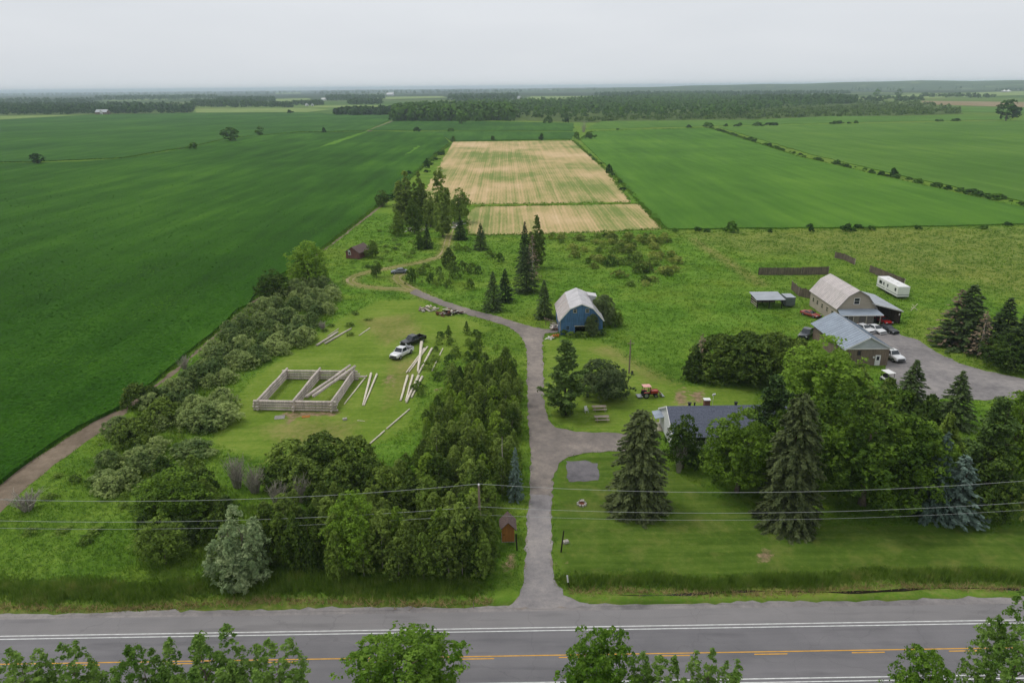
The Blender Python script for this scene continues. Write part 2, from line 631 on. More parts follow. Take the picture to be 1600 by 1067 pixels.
DRIVE_OUT = ([(778, 952), (800, 944), (812, 930), (819, 905), (822, 870), (824, 830), (826, 790), (828, 750), (829, 715), (827, 690), (825, 665), (824, 630), (824, 590), (823.5, 560), (821, 540), (812, 524), (795, 511),
              (760, 500), (720, 489), (690, 478), (664, 468), (640, 458), (650, 452), (672, 462), (700, 472.5), (740, 485), (780, 495), (820, 508), (846, 514), (872, 515), (872, 519.5), (852, 521), (848, 530), (848, 560), (849, 600), (851, 630),
              (856, 655), (868, 668), (900, 675), (952, 676), (990, 678), (990, 704), (950, 705), (915, 708), (888, 714), (873, 724), (865, 745), (862, 780), (861, 830), (862, 870), (866, 905), (880, 930), (905, 941), (930, 948)])
DRIVE = PP(DRIVE_OUT)
YARD = PP([(1386, 596), (1386, 552), (1365, 534), (1330, 520), (1310, 505), (1345, 502), (1398, 517), (1408, 524), (1436, 532), (1462, 550), (1500, 568), (1540, 580), (1600, 592), (1760, 620), (1760, 660), (1600, 624), (1540, 626), (1480, 622), (1440, 632), (1405, 640)])
LAWN_A = PP([(868, 728), (905, 712), (990, 706), (1060, 742), (1150, 795), (1300, 820), (1600, 825), (1700, 850), (1700, 905), (890, 908), (870, 880)])
LAWN_B = PP([(852, 530), (880, 534), (912, 530), (950, 538), (985, 566), (1020, 585), (1070, 603), (1180, 606), (1180, 640), (1045, 660), (1000, 690), (960, 676), (900, 674), (862, 660), (851, 625)])
LAWN_C = PP([(330, 690), (355, 640), (395, 590), (470, 535), (540, 495), (590, 470), (650, 468), (720, 496), (770, 515), (740, 530), (690, 560), (650, 620), (640, 660), (600, 690), (560, 700), (470, 690), (400, 720)])
LAWN_D = PP([(1400, 520), (1440, 480), (1600, 500), (1700, 620), (1600, 596), (1500, 572), (1440, 540)])
VERGE_N = 61.2
PALE_R = PP([(1045, 360), (1330, 358), (1600, 352), (1800, 362), (1800, 480), (1600, 470), (1500, 440), (1430, 430), (1300, 395), (1180, 400), (1110, 385)])
TRACK = PP([(1084, 373), (1100, 386), (1130, 404), (1160, 424), (1190, 444)])
DRYPATCH = [PP([(915, 545), (955, 540), (1005, 570), (1066, 601), (1010, 594), (970, 566)]), PP([(400, 668), (470, 655), (560, 660), (540, 690), (450, 700)]), PP([(560, 500), (640, 490), (660, 520), (600, 540)]),
            PP([(610, 560), (660, 560), (640, 610), (600, 640)]), PP([(1350, 910), (1700, 905), (1700, 922), (900, 926), (900, 915)]), PP([(-200, 948), (400, 936), (700, 934), (700, 941), (-200, 958)])]
SOILPATCH = [PP([(1054, 612), (1068, 605), (1074, 620), (1066, 640), (1056, 632)]), PP([(1078, 612), (1098, 610), (1100, 628), (1082, 632)]), PP([(440, 645), (462, 645), (458, 660), (446, 665)]),
             PP([(680, 607), (690, 605), (693, 618), (684, 620)]), PP([(868, 874), (880, 872), (884, 884), (872, 886)]), PP([(784, 872), (806, 866), (808, 890), (792, 892)]), PP([(604, 585), (618, 588), (612, 606), (602, 602)]), PP([(1180, 858), (1206, 858), (1210, 874), (1186, 878)]), PP([(452, 642), (530, 643), (526, 650), (456, 650)])]

# ------------------------------------------------------------------ ground sheet
def axis_lines(lo, hi, step, far):
    a = list(np.arange(lo, hi + step, step))
    d, s = step, a[-1]
    while s < far:
        d *= 1.35
        s += d
        a.append(s)
    d, s = step, a[0]
    pre = []
    while s > -far if lo < 0 else s > -300:
        d *= 1.35
        s -= d
        pre.append(s)
    return np.array(pre[::-1] + a)


gx = axis_lines(-170, 170, 1.6, 26000)
gy = axis_lines(36, 330, 1.6, 26000)
X, Y = np.meshgrid(gx, gy)
nx, ny = len(gx), len(gy)
gv = np.stack([X.ravel(), Y.ravel(), np.zeros(X.size)], 1)
ii = np.arange(nx * ny).reshape(ny, nx)
gf = np.stack([ii[:-1, :-1].ravel(), ii[:-1, 1:].ravel(), ii[1:, 1:].ravel(), ii[1:, :-1].ravel()], 1)
g_me = np_mesh('ground', gv, gf, [M_GROUND])
ground = tag(link('ground', g_me), 'green meadow ground reaching to the horizon', 'ground', kind='structure')
xf, yf = X.ravel(), Y.ravel()
near = (np.abs(xf) < 260) & (yf > 30) & (yf < 420)
lawn = np.zeros(xf.size)
dry = np.zeros(xf.size)
soil = np.zeros(xf.size)
lawn2 = np.zeros(xf.size)
lawn[near] = soft_mask(xf[near], yf[near], LAWN_A, 1.8)
for pl in (LAWN_B, LAWN_C, LAWN_D):
    lawn2[near] = np.maximum(lawn2[near], soft_mask(xf[near], yf[near], pl, 2.2))
lawn[(yf < VERGE_N) & (yf > 30)] = 1
for pl in DRYPATCH:
    dry[near] = np.maximum(dry[near], .66 * soft_mask(xf[near], yf[near], pl, 1.6))
dry[near] = np.maximum(dry[near], .42 * soft_mask(xf[near], yf[near], PALE_R, 8))
dry[near] = np.maximum(dry[near], .75 * np.clip(1 - dist_poly(xf[near], yf[near], TRACK, False) / 4, 0, 1))
for tr_ in ([(652, 457), (630, 452), (600, 451), (565, 447), (547, 440), (553, 432), (580, 424), (620, 417), (655, 410), (683, 403), (694, 395), (698, 380), (703, 364)], [(668, 466), (640, 450), (624, 440), (619, 433), (628, 428)]):
    dry[near] = np.maximum(dry[near], .85 * np.clip(1.25 - dist_poly(xf[near], yf[near], PP(tr_), False) / 2.6, 0, 1))
for pl in SOILPATCH:
    soil[near] = np.maximum(soil[near], .9 * soft_mask(xf[near], yf[near], pl, 1.0))
far = np.clip((yf - 900) / 900, 0, 1)
for nm, ar in (('lawn', lawn), ('lawn2', lawn2), ('dry', dry), ('soil', soil), ('far', far), ('wooded', np.clip((yf - 2600) / 1500, 0, 1))):
    at = g_me.attributes.new(nm, 'FLOAT', 'POINT')
    at.data.foreach_set('value', ar.astype(np.float32))

# ------------------------------------------------------------------ fields
def field(name, poly, h, mat, label, amp=.35, step=3.0, seed=1):
    o = poly_sheet(name, ragged(poly, step, amp, seed), h, mat, h + .02)
    return tag(o, label, 'field', kind='structure')


field('soybean_field', SOY_NEAR, .62, M_SOY, 'dark green soybean field filling the left side')
field('soybean_field', SOY_UP, .6, M_SOY2, 'blue-green soybean field beyond the ditch on the left', 1.0, 12)
field('soybean_field', SOY_MID, .6, M_SOY2, 'strip of soybean field just behind the tan hay field', .8, 12)
field('soybean_field', SOY_TOP, .6, M_SOY2, 'far strip of soybean field in front of the central wood', .8, 12)
field('hay_field', HAY_FAR, .10, M_HAY, 'large tan striped hay field in the centre', .5, 4)
field('hay_field', HAY_NEAR, .10, M_HAY, 'small tan and green hay field nearest the meadow', .5, 4)
field('forage_field', GRAIN_NEAR, .45, M_GRAIN, 'bright green crop field right of the tan hay field', .6, 6)
field('forage_field', GRAIN_FAR, .45, M_GRAIN2, 'green crop field beyond the hedge line on the right', .8, 8)
field('forage_field', GRAIN_TOP, .3, M_GRAIN2, 'narrow far green field below the scrubby wood', 1.0, 12)
PALES = [([(-60, 187.5), (0, 187), (70, 183), (140, 180), (0, 182), (-60, 183)], M_PALE, 'pale pasture strip at the far left before the wood'),
         ([(306, 176.5), (480, 175.5), (520, 171), (460, 169.5), (380, 170), (306, 171)], M_PALE, 'pale yellow-green pasture left of centre in the distance'),
         ([(480, 168.5), (598, 167.5), (590, 165), (500, 165.5)], M_PALE, 'thin pale pasture strip behind the small grove'),
         ([(585, 156), (700, 153), (690, 150.5), (592, 152)], M_PALE, 'far pale field below the white distant barn'),
         ([(815, 158), (920, 156), (945, 150.5), (830, 151)], M_PALE, 'far pale field in a gap of the central wood'),
         ([(884, 159), (925, 158.2), (922, 156), (890, 156.5)], M_BROWN, 'far tan field in a gap of the central wood'),
         ([(1330, 154), (1440, 154), (1600, 149), (1600, 143), (1420, 148)], M_PALE, 'far pale pasture at the right edge'),
         ([(1445, 163.5), (1600, 168), (1720, 170), (1720, 160), (1600, 160), (1440, 158)], M_BROWN, 'bare brown field far on the right'),
         ([(1500, 175), (1720, 180), (1720, 172), (1600, 170), (1500, 168)], M_GRAIN2, 'far green field beside the big lone tree'),
         ([(915, 192), (1100, 190), (1300, 184.5), (1505, 178.5), (1500, 168), (1340, 158), (1150, 154), (960, 157), (800, 165), (616, 175), (616, 189.5), (800, 188.5)], M_SCRUB, 'olive scrubland floor of the central wood'),
         ([(-60, 181.5), (0, 181), (140, 179), (300, 177.2), (303, 169), (200, 166), (0, 167), (-60, 168)], M_SCRUB, 'dark floor of the left wood'),
         ([(420, 160), (500, 159), (480, 154), (430, 155)], M_PALE, 'small far pale field left of the distant barns'),
         ([(430, 147), (470, 146.6), (470, 145), (430, 145.4)], M_PALE, 'tiny far pale field near the left skyline')]
for k, (pl, mt, lb) in enumerate(PALES):
    field('far_field', PP(pl), .25, mt, lb, 2.0, 40, k)

# yellow-green weedy streaks in the crop: low plants standing proud of the beans
for k, (pl, lb) in enumerate([([(497, 232), (520, 227), (571, 209), (575, 206), (562, 209), (525, 221)], 'bright yellow-green streak of plants in the far soybeans'),
                              ([(633, 244), (640, 241), (657, 230), (653, 229)], 'short pale streak of plants in the soybeans near the hay field')]):
    m = MATS.get('weedy_green') or crop_material('weedy_green', (78, 116, 30), (92, 134, 36), (110, 150, 44), 0.0)
    tag(poly_sheet('weedy_crop_strip', ragged(PP(pl), 4, .8, k), .72, m, .3), lb, 'crop strip', kind='structure')

# ------------------------------------------------------------------ the public road
RA, RB = P(0, 995), P(1560, 970)
RU = (RB - RA) / np.linalg.norm(RB - RA)
RV = np.array([-RU[1], RU[0], 0])
R_O = P(800, 982)          # on the upper white line


def rd(s, t):
    q = R_O + RU * s + RV * t
    return (q[0], q[1])


def strip(name, t0, t1, z, mat, s0=-900, s1=900, th=None):
    return poly_sheet(name, [rd(s0, t0), rd(s1, t0), rd(s1, t1), rd(s0, t1)], z, mat, th)


yo = (P(0, 1040) - R_O) @ RV
yo2 = (P(1500, 1012.5) - R_O) @ RV
Y_OFF = (yo + yo2) / 2
road = tag(strip('road', 2 * Y_OFF - .5, -.2, .10, M_ASPH, th=.12), 'grey two-lane asphalt road crossing the foreground', 'road', kind='structure')
sh = strip('paved_shoulder', -.2, 2.35, .098, M_SHOULDER, th=.12)
sh.parent = road
sh2 = strip('paved_shoulder', 2 * Y_OFF - 3.2, 2 * Y_OFF - .5, .098, M_SHOULDER, th=.12)
sh2.parent = road
for t in (0.0, -.42, 2 * Y_OFF, 2 * Y_OFF + .42):
    strip('edge_line', t - .06, t + .06, .106, M_WHITELINE, -400, 400).parent = road
strip('centre_line', Y_OFF - .06, Y_OFF + .06, .106, M_YELLOWLINE, -400, 400).parent = road
for k in range(-9, 10):
    s = k * 9.1 - 4.8
    strip('centre_line_dash', Y_OFF - .36, Y_OFF - .24, .106, M_YELLOWLINE, s, s + 3.1).parent = road
g_edge = ragged([rd(s, 3.25 + .12 * math.sin(s * .3)) for s in range(-200, 201, 4)], .7, .14, 3, False)
tag(poly_sheet('gravel_shoulder', [rd(200, 2.3), rd(-200, 2.3)][::-1] + g_edge[::-1], .05, M_GRAVEL), 'grey gravel shoulder along the far side of the road', 'shoulder', kind='structure')
tag(strip('gravel_shoulder', 2 * Y_OFF - 5, 2 * Y_OFF - 3.1, .05, M_GRAVEL, -200, 200), 'grey gravel shoulder along the near side of the road', 'shoulder', kind='structure')

# ------------------------------------------------------------------ driveway, yard, dirt tracks
tag(poly_sheet('driveway', ragged(DRIVE, .8, .13, 5), .06, M_DRIVE), 'grey gravel driveway from the road to the blue barn', 'driveway', kind='structure')
tag(poly_sheet('gravel_yard', ragged(YARD, 1.2, .2, 6), .04, M_GRAVEL), 'grey gravel yard beside the workshop and parked cars', 'yard', kind='structure')
APRON = PP([(778, 952), (800, 944), (812, 930), (819, 905), (822, 870), (824, 830), (826, 790), (827, 772), (863, 776), (861, 830), (862, 870), (866, 905), (880, 930), (905, 941), (930, 948)])
ap = poly_sheet('driveway_apron', ragged(APRON, .7, .16, 15), .066, gravel_material('old_driveway_asphalt', (112, 108, 108), (136, 131, 130), (164, 156, 150)))
tag(ap, 'greyer worn asphalt stretch of the driveway next to the road', 'driveway', kind='structure')
PAD = PP([(884, 720), (914, 719), (934, 724), (935, 750), (889, 753), (886, 742)])
tag(poly_sheet('gravel_patch', ragged(PAD, .6, .12, 8), .03, gravel_material('dark_gravel', (84, 82, 84), (112, 108, 110), (136, 130, 130))), 'square grey gravel patch in the front lawn', 'gravel patch', kind='structure')


TRACKS = []


def track(name, pts, w, z, mat, label, seed=0, amp=.18, ruts=False):
    c = smooth_line(PP(pts), 2.0)
    rg = np.random.default_rng(seed)
    left, right = [], []
    for i, q in enumerate(c):
        d = c[min(i + 1, len(c) - 1)] - c[max(i - 1, 0)]
        nr = np.array([-d[1], d[0]]) / (np.linalg.norm(d) + 1e-9)
        t = i / (len(c) - 1)
        ww = w if not hasattr(w, '__len__') else np.interp(t, np.linspace(0, 1, len(w)), w)
        left.append(tuple(q + nr * (ww / 2 + rg.normal(0, amp))))
        right.append(tuple(q - nr * (ww / 2 + rg.normal(0, amp))))
    TRACKS.append(left + right[::-1])
    if ruts:                                                    # two worn wheel ruts with grass between
        o = None
        mb = MB()
        for sgn in (-1, 1):
            L_, R_ = [], []
            for i, q in enumerate(c):
                d = c[min(i + 1, len(c) - 1)] - c[max(i - 1, 0)]
                nr = np.array([-d[1], d[0]]) / (np.linalg.norm(d) + 1e-9)
                o_ = sgn * .85 + rg.normal(0, .06)
                hw = .34 * rg.uniform(.5, 1.3) * (.75 + .25 * math.sin(i * .7 + sgn))
                L_.append((*(q + nr * (o_ + hw)), z))
                R_.append((*(q + nr * (o_ - hw)), z))
            n = len(L_)
            mb.add(L_ + R_, [(i, i + 1, n + i + 1, n + i) for i in range(n - 1)])
        return tag(mb.build(name, mat), label, 'track', kind='structure')
    return tag(poly_sheet(name, left + right[::-1], z, mat), label, 'track', kind='structure')


track('dirt_track', [(652, 457), (630, 452), (600, 451), (565, 447), (547, 440), (553, 432), (580, 424), (620, 417), (655, 410), (683, 403), (694, 395), (698, 380), (703, 364), (708, 350)], [2.6, 2.0, 2.4, 2.8, 2.2, 1.8, 2.2, 2.8], .02, M_DIRT, 'pale dirt track looping past the red shed', 2, ruts=True)
track('dirt_track', [(668, 466), (640, 450), (624, 440), (619, 433), (628, 428), (640, 426)], [2.6, 2.2, 2.0, 1.6], .03, M_DIRT, 'short curl of dirt track below the wrecked car', 3, ruts=True)
track('dirt_track', [(-60, 830), (0, 776), (40, 742), (80, 712), (120, 687), (160, 662), (190, 643)], [4.6, 4.4, 4.2, 4.0, 4.0, 2.8], .02, M_FIELDTRACK, 'bare brown track along the lower left edge of the soybeans', 4)
track('dirt_track', [(190, 643), (260, 590), (320, 540), (400, 468), (460, 424), (516, 384), (566, 345), (606, 314)], [1.0, .7, .5, .6, .9, 1.1], .018, M_FIELDTRACK, 'thin bare strip between the soybeans and the hedgerow', 6, .2)
track('dirt_track', [(568, 209), (573, 207), (590, 199), (615, 189)], [7, 5, 4], .03, M_FIELDTRACK, 'far pale farm lane beside the soybean strips', 6, .4)
track('ditch_bank', [(150, 252.2), (190, 249.4), (215, 245.6), (250, 240.4), (300, 231.8), (345, 221.6), (362, 217.5)], [3, 9, 12, 12, 9, 6], .03, M_DIRT, 'pale bank of the ditch between the left soybean fields', 9, 1.0)
# ------------------------------------------------------------------ vegetation
L_MAPLE = leaf('maple_leaves', (55, 80, 23), (135, 167, 59))
L_BROAD = leaf('broadleaf_leaves', (61, 84, 32), (133, 157, 67))
L_ASPEN = leaf('aspen_leaves', (68, 90, 36), (141, 161, 74))
L_LIME = leaf('lime_leaves', (78, 108, 32), (150, 176, 66))
L_WILLOW = leaf('willow_leaves', (92, 115, 63), (177, 192, 118))
L_SILVER = leaf('silver_willow_leaves', (133, 153, 105), (223, 232, 176))
L_SPRUCE = leaf('spruce_needles', (54, 66, 38), (104, 114, 70), 1.2, .12)
L_SPRUCEG = leaf('green_spruce_needles', (42, 60, 34), (86, 104, 58), 1.2, .12)
L_APPLE = leaf('apple_leaves', (66, 86, 48), (124, 138, 88))
L_BLUE = leaf('blue_spruce_needles', (64, 84, 74), (122, 142, 128), 1.2, .1, .3)
L_PINE = leaf('pine_needles', (49, 71, 36), (108, 133, 65), 1.0, .15)
L_CEDAR = leaf('cedar_sprays', (59, 79, 31), (124, 145, 59), 1.0, .15)
L_BUSH = leaf('bush_leaves', (70, 98, 38), (138, 162, 70))
L_OLIVE = leaf('olive_bush_leaves', (96, 116, 48), (168, 178, 88))
L_DEADN = leaf('dead_needles', (118, 102, 82), (150, 132, 108), 1.2, .1)
L_FAR = leaf('far_leaves', (38, 68, 23), (90, 126, 44), .08, .2)
L_FARSCRUB = leaf('far_scrub_leaves', (65, 92, 37), (111, 135, 59), .08, .2)
L_FG = leaf('near_tree_leaves', (84, 118, 43), (151, 180, 88), .6, .42)
L_FGM = leaf('near_maple_leaves', (81, 118, 31), (141, 172, 69), .6, .42)
BARK = plain('grey_bark', (104, 94, 82), .9, .1, .3, 4)
BARKD = plain('dark_bark', (74, 62, 52), .9, .1, .3, 4)
BARKP = plain('pale_bark', (170, 162, 148), .9, .1, .2, 4)
TWIG = plain('dry_twigs', (158, 151, 138), .9, .1, .2, 4)

PROF = {'round': lambda t: np.sqrt(np.clip(1 - (2 * t - 1) ** 2, 0, 1)) ** .8,
        'egg': lambda t: np.clip(1.35 * np.sqrt(np.clip(t + .03, 0, 1)) * np.sqrt(1 - t) * (1.45 - .75 * t), 0, 1),
        'dome': lambda t: np.sqrt(np.clip(1 - t ** 2.2, 0, 1)),
        'column': lambda t: np.clip(1.6 * np.minimum(t * 2.2 + .25, 1) * (1 - t) ** .45, 0, 1) * .85,
        'cone': lambda t: np.clip(1.02 - t, 0, 1) ** .8,
        'bullet': lambda t: np.clip(1 - t ** 2.4, 0, 1) * np.minimum(1, .75 + t)}


def crown_pts(seed, H, W, z0, prof, ncl, per, lf, rc, up=.25, fill=.2, lump=.22, aspect=1.6):
    rg = np.random.default_rng(seed)
    t = rg.random(ncl) ** .9
    ph = rg.random(ncl) * 6.283
    k = 1 + lump * np.sin(2 * ph + seed) * np.sin(5 * t + seed) + lump * .7 * np.sin(5 * ph + 2 * seed + 7 * t)
    rad = np.maximum(W / 2 * PROF[prof](t) - rc * .6, .05) * k * (.35 + .65 * np.sqrt(rg.random(ncl)))
    c = np.stack([rad * np.cos(ph), rad * np.sin(ph), z0 + rc * .4 + (H - z0 - rc) * t], 1)
    ax = np.stack([np.zeros(ncl), np.zeros(ncl), z0 + (H - z0) * np.clip(t * .55 + .1, 0, 1)], 1)
    out = c - ax
    out /= np.linalg.norm(out, axis=1, keepdims=True) + 1e-6
    rcl = rc * rg.uniform(.65, 1.35, ncl)
    C = np.repeat(c, per, 0)
    O = np.repeat(out, per, 0)
    Rr = np.repeat(rcl, per)
    d = rg.normal(size=C.shape) + O * .9 + [0, 0, up]
    d /= np.linalg.norm(d, axis=1, keepdims=True) + 1e-6
    fr = np.where(rg.random(len(C)) < fill, rg.uniform(.1, .7, len(C)), rg.uniform(.75, 1.12, len(C)))
    pts = C + d * (Rr * fr)[:, None] * [1, 1, .85]
    nr = d + rg.normal(0, .45, size=d.shape)
    pts[:, 2] = np.maximum(pts[:, 2], .05)
    return leaf_quads(pts, lf * np.clip(rg.lognormal(0, .38, len(pts)), .4, 2.2), nr, rg, aspect)


def crown_mesh(name, seed, H, W, z0, prof, ncl, per, lf, rc, mat, up=.25, fill=.2, lump=.22, aspect=1.6):
    v, f = crown_pts(seed, H, W, z0, prof, ncl, per, lf, rc, up, fill, lump, aspect)
    return np_mesh(name, v, f, [mat])


def lobed_crown(name, seed, H, W, z0, n, prof, ncl, per, lf, rc, mat, up=.4, size=(.42, .62), tall=(.55, 1.0), aspect=1.6, spread=.5):
    """Crown of several unequal lobes or leaders leaning out from the stem."""
    rr = random.Random(seed * 13 + 5)
    V, Fc, base = [], [], 0
    for i in range(n):
        a = 2.4 * i + rr.uniform(-.5, .5)
        h = H if i == 0 else H * rr.uniform(*tall)
        w = W * rr.uniform(*size) * (1.15 if i == 0 else 1)
        d = 0 if i == 0 else (W - w) * spread * rr.uniform(.75, 1.15)
        zb = z0 if prof == 'column' else max(z0, h - w * rr.uniform(1.0, 1.5))
        v, f = crown_pts(seed * 31 + i, h, w, zb, prof, ncl, per, lf, rc, up, .2, .3, aspect)
        v[:, 0] += d * math.cos(a)
        v[:, 1] += d * math.sin(a)
        V.append(v)
        Fc.append(f + base)
        base += len(v)
    return np_mesh(name, np.concatenate(V), np.concatenate(Fc), [mat])


def trunk_mesh(name, seed, H, r, mat, limbs=6, spread=2.0, crown0=.35, stems=1):
    rg = random.Random(seed)
    mb = MB()
    for s in range(stems):
        bx, by = (0, 0) if stems == 1 else (rg.uniform(-.4, .4), rg.uniform(-.4, .4))
        lean = (rg.uniform(-.04, .04) * H * (1 if stems == 1 else 4), rg.uniform(-.04, .04) * H * (1 if stems == 1 else 4))
        pts = [(bx + lean[0] * t + rg.uniform(-.1, .1) * t, by + lean[1] * t + rg.uniform(-.1, .1) * t, -.1 + H * .85 * t) for t in (0, .05, .3, .6, 1)]
        mb.tube(pts, [r * 1.35, r, r * .8, r * .5, r * .12], 6)
        for i in range(limbs):
            t = crown0 + (.9 - crown0) * (i + rg.random()) / limbs
            a = rg.uniform(0, 6.283)
            z = H * .85 * t
            L = spread * rg.uniform(.6, 1.0) * (1.15 - t)
            b = (bx + lean[0] * t, by + lean[1] * t, z)
            e = (b[0] + math.cos(a) * L, b[1] + math.sin(a) * L, z + L * .55)
            m = ((b[0] + e[0]) / 2, (b[1] + e[1]) / 2, (b[2] + e[2]) / 2 + .1 * L)
            mb.tube([b, m, e], [r * .42 * (1.1 - t * .6), r * .26, r * .06], 5, False)
    return mb.mesh(name, mat, True)


def conifer_mesh(name, seed, H, W, z0, mat, level=.42, nb=9, lf=.25, droop=.35, gap=.15, pw=.85, dens=12.0):
    rg = np.random.default_rng(seed)
    pts, nrm, alo, siz = [], [], [], []
    z = z0
    while z < H - .1:
        t = (z - z0) / (H - z0)
        R = W / 2 * (1 - t) ** pw * (1 if t > .06 else .8 + t * 3) + .12
        k = max(4, int(nb * (1.0 - .45 * t)))
        a0 = rg.random() * 6.283
        for j in range(k):
            if rg.random() < gap:
                continue
            a = a0 + 6.283 * j / k + rg.normal(0, .25)
            L = R * rg.uniform(.72, 1.12)
            n = max(4, int(L * dens))
            s = np.sqrt(rg.random(n)) * .95 + .05
            dirv = np.array([math.cos(a), math.sin(a), 0])
            side = np.array([-math.sin(a), math.cos(a), 0])
            zz = z - droop * L * (s ** 1.1) + .22 * L * np.maximum(s - .55, 0) + .1 * L * (1 - s) + rg.normal(0, .05, n)
            lat = rg.normal(0, .16, n) * L * (1.05 - s) + rg.normal(0, .06, n)
            q = dirv * (s * L)[:, None] + side * lat[:, None]
            q[:, 2] = zz
            pts.append(q)
            nn = np.tile([0, 0, 1.0], (n, 1)) + rg.normal(0, .4, (n, 3)) + dirv * .35
            nrm.append(nn)
            al = dirv + side * (np.sign(lat) * rg.uniform(.1, .9, n))[:, None]
            al[:, 2] -= rg.uniform(.1, .6, n)
            alo.append(al)
            siz.append(lf * rg.uniform(.7, 1.4, n))
        z += level * rg.uniform(.75, 1.25) * (1 - .45 * t)
    pts.append(np.array([[0, 0, H - .2], [.03, 0, H - .5], [0, .04, H - .35]]))
    nrm.append(np.array([[1., 0, .1], [0, 1., .1], [1, 1, 0]]))
    alo.append(np.array([[0, 0, 1.0]] * 3))
    siz.append(np.array([.25, .3, .28]))
    pts = np.concatenate(pts)
    pts[:, 2] = np.maximum(pts[:, 2], .05)
    v, f = leaf_quads(pts, np.concatenate(siz), np.concatenate(nrm), rg, 2.0, np.concatenate(alo))
    return np_mesh(name, v, f, [mat])


def pine_mesh(name, seed, H, W, mat):
    """White pine: uneven tiers of upswept branches that end in tufts."""
    rg = np.random.default_rng(seed)
    pts, nrm = [], []
    z = H * .12
    while z < H:
        t = z / H
        R = W / 2 * (1 - t) ** .6 * (.75 + .3 * math.sin(z * 1.9 + seed))
        for j in range(max(4, int(10 * (1 - .4 * t)))):
            a = rg.random() * 6.283
            L = max(.4, R * rg.uniform(.55, 1.15))
            n = int(L * 30) + 24
            s = .3 + .75 * np.sqrt(rg.random(n))
            c = np.stack([np.cos(a) * s * L, np.sin(a) * s * L, z + .22 * L * s ** 2], 1)
            c += rg.normal(0, .2, c.shape) * [1, 1, .6]
            pts.append(c)
            nn = rg.normal(0, .6, c.shape) + [0, 0, .8]
            nrm.append(nn)
        z += rg.uniform(.55, .95) * (1 - .4 * t)
    pts = np.concatenate(pts)
    pts[:, 2] = np.clip(pts[:, 2], .1, H)
    v, f = leaf_quads(pts, .22 * rg.uniform(.7, 1.4, len(pts)), np.concatenate(nrm), rg, 2.2)
    return np_mesh(name, v, f, [mat])


def bare_mesh(name, seed, H, W, n=60, mat=None):
    rg = random.Random(seed)
    mb = MB()
    for i in range(n):
        a = rg.uniform(0, 6.283)
        L = H * rg.uniform(.5, 1)
        r = W / 2 * rg.uniform(.1, 1)
        b = (math.cos(a) * r * .25, math.sin(a) * r * .25, 0)
        e = (math.cos(a) * r, math.sin(a) * r, L)
        m = (math.cos(a) * r * .55, math.sin(a) * r * .55, L * .6)
        mb.tube([b, m, e], [.045, .03, .012], 4, False)
        for k in range(3):
            t = rg.uniform(.4, .9)
            p = (b[0] + (e[0] - b[0]) * t, b[1] + (e[1] - b[1]) * t, L * t)
            mb.tube([p, (p[0] + rg.uniform(-.5, .5), p[1] + rg.uniform(-.5, .5), p[2] + rg.uniform(.2, .7))], [.022, .008], 3, False)
    return mb.mesh(name, mat or TWIG)


PROTO = {}


def proto(kind, H, W, crown, trunk=None):
    PROTO.setdefault(kind, []).append((H, W, crown, trunk))


